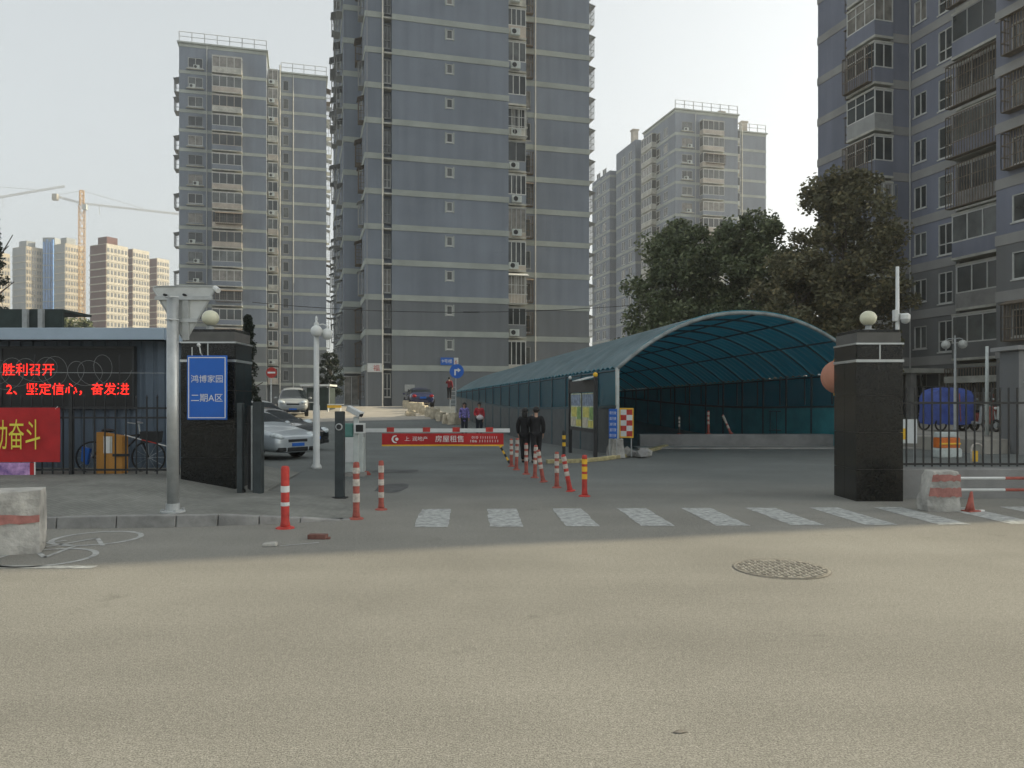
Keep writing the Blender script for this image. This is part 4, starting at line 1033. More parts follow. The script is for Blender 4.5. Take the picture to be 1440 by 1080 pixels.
# dark meshed structure over the shed roof
t = thing('screened_roof_frame', 'dark green screened frame rising behind the shed at the left edge', 'roof frame', (-21.5, 27, 0))
MB().b(-6, 0, 3.75, xat(88, 27)+21.5, .1, 4.7).build('screen', M['dark_green'], t); MB().b(-6, .15, 4.7, xat(85, 27)+21.5, 2.0, 4.78).build('roof', M['dark_green'], t)
for q in (38, 60): MB().b(xat(q, 27)+21.42, -.15, 0, xat(q, 27)+21.58, -.01, 4.75).build('post', M['dull_steel'], t)
MB().b(-6, -.12, 3.6, xat(88, 27)+21.5, -.02, 3.72).build('beam', M['dull_steel'], t)

# ---- give-way sign seen from behind, on its pole
t = thing('traffic_sign', 'back of a grey triangular sign on a thick steel pole', 'traffic sign', (xat(243, 10.6), 10.6, .15))
MB().tube([(0,0,-.05), (0,0,2.84)], .076, 20).build('pole', M['steel'], t, smooth=True)
MB().lathe([(.16,0),(.16,.02),(.09,.03),(.088,.12)], 16).build('base_flange', M['dull_steel'], t)
for a in range(4):
    an = a*math.pi/2+.6; MB().b(.13*math.cos(an)-.015, .13*math.sin(an)-.015, .02, .13*math.cos(an)+.015, .13*math.sin(an)+.015, .05).build('bolt', M['dull_steel'], t)
M['sign_back'] = mat('sign_back_alloy', (.5, .52, .51), .5, metal=.2, var=.12, scale=4)
def tri(r0): # rounded inverted triangle in x,z
    cs = [(-.33, 3.02), (.55, 3.02), (.12, 2.27)]; out = []
    for i in range(3):
        p = Vector(cs[i]); a = (Vector(cs[i-1])-p).normalized(); b = (Vector(cs[(i+1) % 3])-p).normalized()
        bis = (a+b).normalized(); c = p+bis*r0*2
        s = math.atan2(-a.y+0, -a.x); 
        q0 = p+a*r0*1.73; q1 = p+b*r0*1.73
        for k in range(5): out.append(q0.lerp(p, k/4).lerp(p.lerp(q1, k/4), k/4))
    return [(p.x, p.y) for p in out]
_t = tri(.045); MB().prism(list(reversed(_t)), .1, .106).build('sign_plate', M['sign_back'], t)
_rim = MB(); _rim.tube([(x, .1, z) for x, z in _t]+[(_t[0][0], .1, _t[0][1])], .012, 6); _rim.build('rim', M['steel'], t)
for z, a, b in ((2.86, -.27, .5), (2.56, -.06, .3)): MB().b(a, .06, z-.025, b, .099, z+.025).build('channel', M['steel'], t)
MB().b(.1, .065, 2.3, .18, .098, 2.83).build('channel', M['dull_steel'], t)
for x in (-.13, .13):
    MB().tube([(x, .03, 2.9), (x, .1, 2.9)], .017, 8).build('bolt', M['black'], t)
for z in (2.86, 2.56): MB().tube([(-.085, -.02, z), (0, -.09, z), (.085, -.02, z)], .012, 6).build('clamp', M['steel'], t)
MB().tube([(.53, .08, 3.0), (.6, .02, 2.95)], .035, 8).build('end_cap', M['white'], t)

# ---- right fence on its plinth
t = struct(MB().b(6.38, 13.35, -.05, 26, 13.75, .49).build('fence_plinth', M['plinth'], bevel=.01))
fence('iron_fence', 'black iron picket fence on the grey plinth right of the gate', 6.42, 12.6, 13.55, .5, 1.93, (.56, 1.6), .145, posts=(8.86, 12.6), spear=False)

# ---- concrete blocks, pipe rail, broken cone
def conc_block(label, loc, w, d, h, taper, m, stripes, rz=0):
    t = thing('concrete_block', label, 'concrete block', loc, rz, 'concrete road blocks')
    rg = random.Random(int(w*100)); nx, nz = 8, 8
    bm = bmesh.new(); bmesh.ops.create_cube(bm, size=1); bmesh.ops.subdivide_edges(bm, edges=bm.edges[:], cuts=6, use_grid_fill=True)
    def shape(x, y, z):
        k = z+.5; tp = taper*max(0, k-.35)/.65
        return ((x*(w-(tp if x < 0 else tp*.12)*2)) , y*(d-tp*.4), k*h)
    for v in bm.verts:
        x, y, z = v.co; p = Vector(shape(x, y, z)); n = Vector((x, y, z)); edge = sum(abs(abs(q)-.5) < 1e-4 for q in (x, y, z))
        if edge >= 2: p -= Vector((math.copysign(1, x)*(abs(x) > .49), math.copysign(1, y)*(abs(y) > .49), math.copysign(1, z)*(z > .49)))*rg.uniform(.003, .022)
        v.co = p+Vector((rg.uniform(-.004,.004), rg.uniform(-.004,.004), rg.uniform(-.003,.003)*(z > -.49)))
    me = bpy.data.meshes.new('block_body'); bm.to_mesh(me); bm.free(); me.materials.append(m); obj('block_body', me, t)
    for a, b in stripes:
        mb = MB()
        def fn(q, s, a=a, b=b):
            z = a+(b-a)*s; x, y, zz = shape((q-.5), -.5, z/h-.5); e = rg.uniform(-.012, .012)
            return (x*.985, y-.008, z+e)
        mb.sheet(14, 3, fn); mb.build('painted_stripe', M['faded_red'], t)
    return t
M['faded_red'] = mat('faded_red_paint', (.34, .15, .13), .85, var=.3, scale=9, detail=8)
M['blockm'] = mat('weathered_concrete', (.36, .355, .33), .9, var=.38, scale=3.5, bump=.6, bscale=22, detail=9)
conc_block('concrete block with two faded red stripes beside the right gate pillar', (xat(1320, 11.9), 11.9, 0), .5, .34, .6, .09, M['blockm'], ((.22, .35), (.45, .54)))
conc_block('weathered concrete block with one faded red stripe at the left frame edge', (-5.72, 8.47, 0), 1.3, .45, .68, .02, M['blockm'], ((.33, .42),), R(22))
t = thing('pipe_rail', 'low white pipe rail with red section beside the striped concrete block', 'guard rail', (8.3, 12.3, 0))
for z in (.26, .44):
    MB().tube([(-1.45, 0, z), (-1.1, 0, z)], .022, 8).build('pipe', M['white'], t); MB().tube([(-1.1, 0, z), (-.69, 0, z)], .0225, 8).build('pipe', M['white'], t)
    MB().tube([(-.69, 0, z), (-.3, 0, z)], .024, 8).build('red_pipe', M['red_worn'], t); MB().tube([(-.3, 0, z), (2.2, 0, z)], .022, 8).build('pipe', M['white'], t)
for x in (-.18, 1.6): MB().tube([(x, 0, 0), (x, 0, .47)], .03, 8).build('post', M['white'], t)
t = thing('traffic_cone', 'crushed little red traffic cone next to the concrete block', 'cone', (xat(1365, 11.75), 11.75, 0), .3)
_c = MB(); _c.lathe([(.085, .02), (.06, .1), (.04, .2), (.022, .29), (.01, .3)], 12); _c.v = [(x+z*.12-.02, y*.6, z) for x, y, z in _c.v]; _c.build('cone_body', M['red_worn'], t, smooth=True)
MB().plate([(-.11,-.09),(.12,-.07),(.1,.1),(-.1,.09)], 0, .02).build('cone_foot', M['red_worn'], t)
MB().b(.13, -.06, 0, .2, -.02, .025).build('white_chip', M['white_ink'], t)

# bricks, manhole, litter in the road
t = thing('paving_stone', 'broken pale grey stone lying on the road left', 'stone', (xat(379, 8.94), 8.94, 0), .15)
_b = MB(); _b.b(-.085, -.05, 0, .085, .05, .05); _b.v = [(x*(1-.15*(z > 0))+.01*(y > 0), y, z-.012*(x < 0)*(z > 0)) for x, y, z in _b.v]; _b.build('stone_body', M['blockm'], t, bevel=.012)
t = thing('brick', 'reddish brown brick lying on the road right of the grey stone', 'brick', (xat(447, 9.42), 9.42, 0), -.05)
M['brickc'] = mat('brick_clay', (.16, .075, .06), .9, var=.3, scale=14, bump=.4)
MB().b(-.11, -.055, 0, .11, .055, .055).build('brick_body', M['brickc'], t, bevel=.006); MB().plate([(.11,-.05),(.15,-.03),(.145,.03),(.11,.04)], 0, .02).build('brick_chip', M['brickc'], t)
_s = MB(); stroke(_s, (xat(392, 8.9), 8.93), (xat(450, 9.2), 9.15), .035); struct(_s.build('chalk_streak', M['worn_paint']))
t = thing('manhole_cover', 'round cast iron manhole cover in the sunlit road', 'manhole cover', (xat(1099, 7.72), 7.72, .002))
M['iron'] = mat('cast_iron_dusty', (.27, .26, .225), .7, var=.3, scale=18, bump=.2)
M['iron_dark'] = mat('cast_iron_gap', (.17, .16, .14), .8, var=.3, scale=18)
_m = MB(); ring(_m, 0, 0, .455, .015, .003, 64); _m.build('gap_ring', M['iron_dark'], t)
_m = MB(); _m.lathe([(.445, 0), (.445, .006)], 56); _m.build('lid', M['iron'], t)
for rr_ in (.42, .3):
    _m = MB(); ring(_m, 0, 0, rr_, .012, .0105, 56); _m.build('groove_ring', M['iron_dark'], t)
k_ = 0
for i in range(-9, 10):
    for j in range(-4, 5):
        x, y = i*.043, j*.09+(.045 if i % 2 else 0)
        if x*x+y*y < .4**2:
            MB().b(x-.012, y-.034, .0062, x+.012, y+.034, .012).build('tread_bar', M['iron_dark'] if (i+j) % 3 == 0 else M['iron'], t)
t = MB().sheet(5, 2, lambda a, b: ((a-.5)*.075+.01*b, (b-.5)*.028*math.sin(a*3.1+.02), .005+.006*math.sin(a*4)*b)).build('fallen_leaf', M['iron_dark'], loc=(xat(955, 3.9), 3.9, 0)); tag(t, 'curled dry leaf lying alone on the near sunlit road', 'leaf')

# ================================================================== BARRIER, BOLLARDS, LAMP POST
t = thing('intercom_column', 'slim black square column with round speaker left of the barrier', 'column', (xat(478, 13.4), 13.4, 0))
MB().b(-.075, -.06, 0, .075, .06, 1.46).build('column', M['gate_post'], t, bevel=.006)
_q = MB(); _q.lathe([(.06,0),(.06,.02),(.045,.025)], 18); _q.xf(Matrix.Translation((0,-.06,1.2))@Matrix.Rotation(R(90),4,'X')); _q.build('speaker_ring', M['dull_steel'], t)
_q = MB(); _q.lathe([(.042,0),(.042,.028)], 18); _q.xf(Matrix.Translation((0,-.06,1.2))@Matrix.Rotation(R(90),4,'X')); _q.build('speaker', M['black'], t)
MB().b(-.12, -.09, 0, .12, .09, .02).build('foot_plate', M['black'], t)

t = thing('barrier_gate', 'pale green barrier cabinet with white striped arm across the driveway', 'barrier', (xat(500, 17.3), 17.3, 0))
MB().b(-.24, 0, .08, .16, .34, 1.0).build('cabinet', M['offwhite'], t, bevel=.02); MB().b(-.28, -.04, 0, .2, .38, .08).build('footing', M['conc'], t)
MB().b(-.22, -.02, .3, .02, -.001, .95).build('cabinet_door', M['white'], t, bevel=.006)
_x0, _x1 = xat(513, 17.3)-xat(500, 17.3), xat(717, 17.3)-xat(500, 17.3)
arm = MB().b(_x0-.12, .1, .95, _x1, .14, 1.035).build('arm', M['white'], t, bevel=.006)
for q in (548, 599, 641, 688): MB().b(xat(q, 17.3)-xat(500, 17.3)-.08, .094, .962, xat(q, 17.3)-xat(500, 17.3)+.08, .146, 1.06).build('red_marker', M['red'], arm)
MB().b(-.03, .02, .85, .18, .2, 1.08).build('hub', M['dull_steel'], t, bevel=.02)
MB().tube([(.16,.3,.0),(.2,.25,.0)], .1, 8).build('cable_box', M['red_worn'], t)
# advert banner under the arm
_b0, _b1 = xat(536, 17.3)-xat(500, 17.3), xat(708, 17.3)-xat(500, 17.3); _w = _b1-_b0
bn = thing('advert_banner', 'long red advert strip hanging from the barrier arm', 'banner', (xat(500, 17.3)+(_b0+_b1)/2, 17.4, .685))
cloth(_w, .245, 70, 6, .006, 5, M['red_cloth'], 'cloth', bn)
cloth(_w, .035, 70, 2, .006, 5, M['yellow'], 'fringe', bn, (0, .002, -.034))
text('房屋租售', .62, (.15, -.03, .055), bn, M['white_ink'], 0, h=.145)
_l = MB()
for k in range(15):
    a = R(70)+R(220)*k/14; a2 = R(70)+R(220)*(k+1)/14
    th = lambda a: .018+.02*math.sin((a-R(70))/R(220)*math.pi)
    if k < 14: _l.add([(.085*math.cos(a), 0, .085*math.sin(a)), ((.085-th(a))*math.cos(a), 0, (.085-th(a))*math.sin(a)), ((.085-th(a2))*math.cos(a2), 0, (.085-th(a2))*math.sin(a2)), (.085*math.cos(a2), 0, .085*math.sin(a2))], [(0,1,2,3)])
_l.build('crescent_logo', M['white_ink'], bn, loc=(-_w/2+.3, -.03, .12)); MB().lathe([(.035,0),(.035,.003)], 14).xf(Matrix.Rotation(R(90),4,'X')).build('logo_dot', M['white_ink'], bn, loc=(-_w/2+.33, -.03, .12))
text('上. 润地产', .5, (-_w/2+.75, -.03, .08), bn, M['white_ink'], 0, h=.1)
text('010 11111111', .55, (_w/2-.42, -.03, .13), bn, M['white_ink'], 0, h=.055); text('186 11111111', .6, (_w/2-.42, -.03, .05), bn, M['white_ink'], 0, h=.055)
# number plate camera and display on their post
t = thing('plate_camera', 'white bullet camera and small display on a post by the barrier', 'camera', (xat(501, 16.2), 16.2, 0))
MB().b(-.05, -.05, 0, .05, .05, 1.32).build('post', M['offwhite'], t, bevel=.008)
_c = MB(); _c.b(-.19, -.06, -.055, .17, .06, .06); _c.b(.17, -.065, .02, .2, .065, .07); c_ = _c.build('camera_housing', M['white'], t, bevel=.025, loc=(-.03, 0, 1.42), rot=(0, R(22), R(-30)))
MB().tube([(.165,0,0),(.2,0,0)], .04, 14).build('lens', M['black'], c_)
d_ = MB().b(-.02, -.13, .98, .2, -.05, 1.19).build('display_box', M['white'], t, bevel=.008); MB().b(.015, -.134, 1.015, .165, -.131, 1.155).build('screen', M['led_board'], d_)
MB().b(-.28, -.05, .9, -.06, .1, 1.18).build('ticket_box', mat('green_box', (.1,.25,.22), .5), t, bevel=.02)

t = thing('arm_rest', 'slanted yellow and black prop leaning by the barrier arm tip', 'prop', gp(717, 652))
_a = Vector((0,0,0)); _b = Vector((-.28, .1, .5))
for k in range(6): MB().tube([_a.lerp(_b, k/6), _a.lerp(_b, (k+1)/6)], .028, 8).build('prop_section', M['yellow'] if k % 2 else M['black'], t)

def bollard(label, px, py, h, tilt, bands, body, foot=True, r=.04, lean=0, z=0, d=None):
    p = gp(px, py) if d is None else Vector((xat(px, d), d, z))
    t = thing('bollard', label, 'bollard', p, 0, 'flexible traffic bollards')
    t.rotation_euler = (lean, tilt, random.Random(px).uniform(0, 3) if not (tilt or lean) else 0)
    MB().lathe([(r*1.25, .02), (r*1.15, .06), (r, .1), (r, h-.05), (r*.9, h-.01), (r*.5, h)], 16).build('post', M[body], t, smooth=True)
    MB().lathe([(r*2.3, 0), (r*2.2, .015), (r*1.3, .03)], 16).build('foot', M['red_worn' if body != 'red' else 'red'] if foot else M['rubber'], t)
    for a, b, m in bands: MB().lathe([(r+.002, a*h), (r+.0035, a*h+.004), (r+.0035, b*h-.004), (r+.002, b*h)], 16).build('reflective_band', M[m], t)
    return t
W3 = [(.42, .54, 'pale_reflector'), (.62, .74, 'pale_reflector'), (.82, .94, 'pale_reflector')]
Y3 = [(.42, .54, 'yellow'), (.60, .72, 'yellow'), (.78, .90, 'yellow')]
bollard('bright red bollard with white bands standing before the left kerb', 401, 743, .80, 0, [(.36, .42, 'white'), (.58, .68, 'white')], 'red', r=.052)
bollard('scuffed pink and white bollard before the barrier camera post', 501, 730, .79, 0, [(.3, .45, 'pale_reflector'), (.58, .7, 'pale_reflector'), (.8, .9, 'pale_reflector')], 'red_worn', r=.045)
bollard('scuffed bollard alone in the driveway under the barrier arm', 536, 717, .74, 0, [(.25, .36, 'pale_reflector'), (.5, .62, 'pale_reflector'), (.76, .9, 'pale_reflector')], 'red_worn', r=.04)
bollard('upright red bollard with amber bands at the near end of the line', 822, 698, .71, 0, Y3, 'red', r=.045)
bollard('red and white bollard leaning left, second nearest in the line', 802, 691, .68, R(-11), W3, 'red', r=.042)
bollard('upright red bollard with cream bands, third nearest in the line', 783, 686, .68, 0, W3, 'red_worn')
bollard('bollard leaning left in the middle of the line', 764, 678, .66, R(-9), W3, 'red_worn')
bollard('upright bollard just left of the leaning middle one', 752, 672, .70, R(2), W3, 'red_worn')
bollard('bollard standing in front of the black clad pair', 740, 667, .70, 0, W3, 'red_worn')
bollard('second farthest bollard of the line, beside the arm tip', 726, 661, .76, R(2), W3, 'red_worn')
bollard('farthest bollard of the line, nearest the arm tip', 719, 656, .70, 0, W3, 'red_worn')
bollard('black and yellow bollard behind the leaning red one', 793, 650, .86, 0, [(.5, .62, 'yellow'), (.72, .84, 'yellow')], 'black', r=.045)
bollard('pale bollard on the ramp upstand, left of three', 955, 608, .64, 0, W3, 'black', z=.46, d=28.7, r=.035)
bollard('red and cream bollard on the ramp upstand, middle of three', 996, 608, .84, 0, W3, 'red_worn', z=.46, d=28.7, r=.045)
bollard('tilted pale bollard on the ramp upstand, right of three', 1028, 608, .76, R(-24), [(.3,.45,'pale_reflector'), (.55, .95, 'pale_reflector')], 'red_worn', z=.46, d=28.7, r=.042)

# white lamp post with two globes
def lamp_post(label, px, d, base, top, globes, m='white', r=.07, gr=.14, gm='globe_w'):
    t = thing('lamp_post', label, 'lamp post', (xat(px, d), d, base))
    h = top-base
    MB().lathe([(.16,0),(.15,.06),(.1,.12),(.1,h*.42),(.085,h*.43),(.075,h-.1),(.03,h-.05),(.045,h),(.02,h+.08)], 14).xf(Matrix.Scale(r/.085, 4, (1,0,0))@Matrix.Scale(r/.085, 4, (0,1,0))).build('post', M[m], t, smooth=True)
    for (dx, dy, dz) in globes:
        MB().tube([(0,0,h+dz+.22), (dx*.6,dy*.6,h+dz+.24), (dx,dy,h+dz+.2), (dx,dy,h+dz+.12)], .018, 6).build('arm', M[m], t)
        MB().ball((dx,dy,h+dz), gr, 18, 12).build('globe', M[gm], t, smooth=True)
    return t
lamp_post('white lamp post with two globes in front of the parked cars', 445, 19.3, 0, zat(449, 19.3), ((.04, -.16, -.3), (.26, .0, -.36)))
lamp_post('grey twin globe lamp post in front of the right apartment block', 1343, 31, .5, zat(474, 31), ((-.36, 0, -.3), (.3, 0, -.28)), 'dull_steel', .045, .17, 'globe_d')
t = thing('flag_pole', 'thin white pole standing behind the right fence', 'pole', (xat(1388, 27), 27, .4))
MB().tube([(0,0,0), (0,0,zat(487, 27)-.4)], [.07, .05], 8).build('pole', M['offwhite'], t, smooth=True); MB().tube([(0,0,0),(0,0,.1)], .12, 10).build('base', M['conc'], t)

# ---- notice board beside the canopy wall
t = thing('notice_board', 'black framed notice board with yellow green posters beside the canopy', 'notice board', (2.1, 23.9, 0), math.atan2(22.4-25.4, 2.36-1.86))
# local x runs towards the camera along the board, local -y faces the driveway
L_ = 1.5
for s in (-1, 1): MB().b(s*L_-.06, -.05, -.05, s*L_+.06, .05, 2.32).build('post', M['black'], t, bevel=.008)
MB().b(-L_+.06, -.03, 1.9, L_-.06, .04, 2.26).build('header', M['black'], t); MB().b(-L_+.06, -.03, .74, L_-.06, .04, .84).build('bottom_rail', M['black'], t)
M['p1'] = mat('poster_blue', (.2,.25,.33), .6, var=.5, scale=6); M['p2'] = mat('poster_yellow', (.55,.5,.12), .6, var=.3, scale=6); M['p3'] = mat('poster_green', (.2,.32,.1), .6, var=.4, scale=6); M['p4'] = mat('poster_cream', (.5,.46,.36), .6, var=.3, scale=6)
M['poster'] = mat('faded_posters', (.42, .42, .12), .6, var=.5, scale=2.6, tint=(.45, .5, .42), detail=3)
for a, b in ((-L_+.08, -.02), (.02, L_-.08)): 
    o = MB().b(a, .0, .85, b, .02, 1.88).build('poster_panel', M['poster'], t)
    for q, (x, z, w_, h_, cn) in enumerate(((.05, 1.5, 1.2, .34, 'p1'), (.1, 1.16, .7, .3, 'p2'), (.85, 1.1, .45, .36, 'p3'), (.06, .88, .6, .25, 'p4'), (.7, .88, .65, .2, 'p2'))):
        MB().b(a+x, -.006, z, a+x+w_, -.001, z+h_).build('poster', M[cn], o)
MB().b(-.02, -.02, .85, .02, .03, 1.88).build('mullion', M['black'], t)
MB().ball((L_, 0, 2.38), .07, 12, 8).build('finial', M['yellow'], t, smooth=True); MB().ball((-L_, 0, 2.38), .06, 12, 8).build('finial', M['offwhite'], t, smooth=True)
MB().add([(.2,-.35,2.22),(1.2,-.35,2.22),(1.2,.1,2.34),(.2,.1,2.34),(.2,-.35,2.24),(1.2,-.35,2.24),(1.2,.1,2.36),(.2,.1,2.36)], [(0,3,2,1),(4,5,6,7),(0,1,5,4),(1,2,6,5),(2,3,7,6),(3,0,4,7)]).build('lamp_hood', M['offwhite'], t)
# blue notice, checker warning board, broken concrete base
t = thing('blue_notice', 'narrow blue notice with white writing at the canopy corner', 'sign', (xat(862, 22.6), 22.6, .58), R(-20))
MB().b(-.12, 0, 0, .12, .02, .84).build('plate', M['blue_sign'], t)
for k in range(5): text('限高减速'[k % 4]+'行驶', .19, (0, -.003, .68-.16*k), t, M['white_ink'], 0, h=.09)
for s in (-.1, .1): MB().b(s-.01, .021, -.55, s+.01, .04, .8).build('leg', M['dull_steel'], t)
t = thing('checker_board', 'red and white chequered warning board with yellow frame at the canopy corner', 'warning board', (xat(881, 23.0), 23.0, .62), R(-8))
for i in range(2):
    for j in range(5): MB().b(-.17+.17*i, 0, .0+.155*j, .17*i, .02, .155*(j+1)).build('checker_panel', M['red'] if (i+j) % 2 else M['white'], t)
for a in ((-.2,-.005,-.04,.2,.03,-.001), (-.2,-.005,.776,.2,.03,.82), (-.2,-.005,-.001,-.171,.03,.776), (.171,-.005,-.001,.2,.03,.776)): MB().b(*a).build('frame', M['yellow'], t)
for s in (-.14, .14): MB().b(s-.015, .031, -.6, s+.015, .06, .7).build('leg', M['dull_steel'], t)
t = thing('concrete_footing', 'rough pale concrete footing under the blue notice', 'concrete block', (xat(866, 22.9), 22.9, 0), .2)
_b = bmesh.new(); bmesh.ops.create_cube(_b, size=1); bmesh.ops.subdivide_edges(_b, edges=_b.edges[:], cuts=3, use_grid_fill=True); _r = random.Random(9)
for v in _b.verts: v.co = Vector((v.co.x*.42*(1-.2*(v.co.z > .2)), v.co.y*.4, (v.co.z+.5)*.55))+Vector([_r.uniform(-.025,.025) for _ in range(3)])
_me = bpy.data.meshes.new('footing_body'); _b.to_mesh(_me); _b.free(); _me.materials.append(M['blockm']); obj('footing_body', _me, t)
for k in range(5):
    _r = random.Random(40+k); px = 882+k*7; d = 23.2+_r.uniform(-.3,.6)
    _b = bmesh.new(); bmesh.ops.create_icosphere(_b, subdivisions=1, radius=1); s_ = _r.uniform(.14, .24)
    for v in _b.verts: v.co = v.co*s_*_r.uniform(.75, 1.2); v.co.z = v.co.z*.8+s_*.6
    _me = bpy.data.meshes.new('rubble_stone'); _b.to_mesh(_me); _b.free(); _me.materials.append(M['plinth'] if k % 2 else M['blockm'])
    tag(obj('rubble_stone', _me, None, (xat(px, d), d, 0)), ['leftmost rubble stone touching the concrete footing','second rubble stone right of the concrete footing','middle stone of the small rubble heap by the ramp','fourth stone of the rubble heap by the ramp','rightmost stone of the rubble heap by the ramp'][k], 'stone', 'rubble stones')
# little traffic island kerb sweeping round the canopy corner
_pts = [gp(px, py) for px, py in ((770, 652), (815, 651), (850, 648), (885, 643), (915, 636), (940, 629))]
_is = struct(obj('island_kerb', None)); _is.location = _pts[2]
M['yellow_kerb'] = mat('worn_yellow_kerb', (.42, .37, .2), .85, var=.4, scale=5, detail=8)
for a, b in zip(_pts, _pts[1:]):
    tv = (b-a).normalized(); nv = Vector((-tv.y, tv.x, 0))*.16; o_ = _pts[2]; n_ = max(1, int((b-a).length/.9))
    for k in range(n_):
        p, q = a.lerp(b, k/n_)-o_+tv*.006, a.lerp(b, (k+1)/n_)-o_-tv*.006
        MB().add([p, q, q+nv, p+nv, p+Vector((0,0,.1)), q+Vector((0,0,.1)), q+nv+Vector((0,0,.1)), p+nv+Vector((0,0,.1))], [(0,3,2,1),(4,5,6,7),(0,1,5,4),(1,2,6,5),(2,3,7,6),(3,0,4,7)]).build('kerb_stone', M['yellow_kerb'], _is, bevel=.01)
# exit barrier cabinet and guard rail inside the canopy mouth
t = thing('exit_barrier', 'pale exit barrier cabinet with raised arm under the canopy mouth', 'barrier', (xat(1152, 30.4), 30.4, 0))
MB().b(-.28, 0, .0, .2, .3, 1.5).build('cabinet', M['offwhite'], t, bevel=.03); MB().b(-.06, -.05, .5, .08, -.01, 3.15).build('raised_arm', M['white'], t, bevel=.01); MB().b(.12, -.04, .8, .24, .08, 3.0).build('arm_guard', M['offwhite'], t)
MB().b(.28, -.1, 1.55, .62, .1, 1.85).build('display_box', M['white'], t, bevel=.02); MB().b(.33, -.11, 1.6, .58, -.101, 1.8).build('screen', M['led_board'], t); MB().b(.42, -.03, 0, .5, .05, 1.55).build('display_post', M['offwhite'], t)
t = thing('guard_rail', 'dark pedestrian rail behind the ramp upstand', 'guard rail', (xat(1115, 31.5), 31.5, 0))
for k in range(8): MB().tube([(-.9+.25*k, 0, 0), (-.9+.25*k, 0, 1.25)], .018, 6).build('baluster', M['rib'], t)
for z in (.5, 1.25): MB().tube([(-.95,0,z), (.9,0,z)], .022, 6).build('rail', M['rib'], t)

# ================================================================== RIGHT COURTYARD
_cy = MB(); _cy.plate([tuple(uv(20, 20.5).xy), tuple(uv(20, 33.7).xy), tuple(uv(46, 33.7).xy), tuple(uv(46, 20.5).xy)], -.1, .45); struct(_cy.build('courtyard', M['yard'], bevel=.03))
def tarp():
    t = thing('covered_tricycle', 'cargo tricycle under a bright blue tarpaulin behind the right fence', 'tricycle', (xat(1332, 32), 32, .45), R(8))
    rg = random.Random(8); mb = MB(); n = 40; prof = [(1.0,.28),(1.02,.5),(.98,.9),(.94,1.3),(.8,1.58),(.5,1.68),(.02,1.7)]
    vs = []; fs = []
    for k in range(n):
        a = 2*math.pi*k/n
        for i, (r, z) in enumerate(prof):
            c, s = math.cos(a), math.sin(a); e = .35
            sx = math.copysign(abs(c)**e, c); sy = math.copysign(abs(s)**e, s); f = 1+.035*math.sin(a*11+i)*(1-i/7)
            vs.append((sx*r*.92*f+(.08 if z > 1.2 else 0)*sx, sy*r*.62*f, z+.05*math.sin(a*3+1)*(i > 3)+.03*math.sin(a*9)*(i == 0)))
    m = len(prof)
    for k in range(n):
        for i in range(m-1): fs.append((k*m+i, ((k+1)%n)*m+i, ((k+1)%n)*m+i+1, k*m+i+1))
    mb.add(vs, fs); mb.build('tarpaulin', mat('blue_tarpaulin', (.05, .09, .34), .55, var=.3, scale=3, bump=.4, bscale=5), t, smooth=True)
    for x, y in ((-.65,-.5), (-.65,.5), (.75,0)):
        w = MB(); w.tube([(x+.23*math.cos(q*math.pi/9), y, .27+.23*math.sin(q*math.pi/9)) for q in range(19)], .035, 8, False); wh = w.build('wheel', M['rubber'], t, smooth=True)
        sp = MB()
        for k in range(10): sp.tube([(x,y,.27),(x+.22*math.cos(k*.628),y,.27+.22*math.sin(k*.628))], .004, 3, False)
        sp.build('spokes', M['chrome'], wh)
    MB().tube([(.05,-.64,1.5),(.05,-.68,.9),(.08,-.68,.4)], .02, 6).build('tie_strap', M['red_worn'], t)
tarp()
def scooter(label, px, d, rz, c):
    t = thing('motor_scooter', label, 'scooter', (xat(px, d), d, .45), rz, 'scooters parked behind the right fence')
    for x in (-.55, .58):
        w = MB(); w.tube([(x+.2*math.cos(q*math.pi/9), 0, .25+.2*math.sin(q*math.pi/9)) for q in range(19)], .05, 8, False); w.build('wheel', M['rubber'], t, smooth=True)
        MB().tube([(x,-.05,.25),(x,.05,.25)], .1, 12).build('hub', M['dull_steel'], t)
    MB().prism([(-.8,.45),(-.2,.3),(.25,.28),(.3,.36),(-.1,.42),(-.2,.72),(-.75,.78)], -.13, .13).build('body_shell', c, t, bevel=.04)
    MB().prism([(.3,.3),(.42,.3),(.52,.95),(.38,1.0)], -.17, .17).build('leg_shield', c, t, bevel=.03)
    MB().prism([(-.8,.79),(-.1,.74),(-.08,.82),(-.78,.88)], -.13, .13).build('seat', M['black'], t, bevel=.03)
    MB().tube([(.42,-.33,1.08),(.46,0,1.02),(.42,.33,1.08)], .018, 6).build('handlebar', M['black'], t); MB().tube([(.44,0,.95),(.6,0,.25)], .03, 6).build('fork', M['dull_steel'], t)
    for s in (-1, 1):
        MB().tube([(.42,s*.25,1.08),(.4,s*.3,1.25)], .008, 4).build('mirror_stalk', M['black'], t); MB().ball((.4,s*.31,1.27), .05, 10, 6, (.4,1,.8)).build('mirror', M['chrome'], t)
    MB().ball((.54,0,.92), .07, 10, 8, (.6,1,.8)).build('headlight', M['globe_w'], t, smooth=True)
    MB().b(-1.0,-.17,.88,-.7,.17,1.15).build('top_box', M['dull_steel'], t, bevel=.03)
scooter('dark scooter parked next to the blue tarpaulin', 1370, 31.5, R(-70), M['dull_steel'])
scooter('red scooter parked under the thin white pole', 1385, 31.2, R(-80), M['red_worn'])
scooter('white scooter parked farthest right behind the fence', 1401, 31.0, R(-95), M['offwhite'])
t = thing('water_barrier', 'orange and white plastic water barrier behind the right fence', 'road barrier', (xat(1331, 23.2), 23.2, 0), R(8))
MB().prism([(-.36,0),(.36,0),(.36,.22),(.32,.28),(-.32,.28),(-.36,.22)], -.2, .2).build('base', M['offwhite'], t, bevel=.03)
M['orange_p'] = mat('orange_plastic', (.62, .16, .03), .5, var=.2, scale=6)
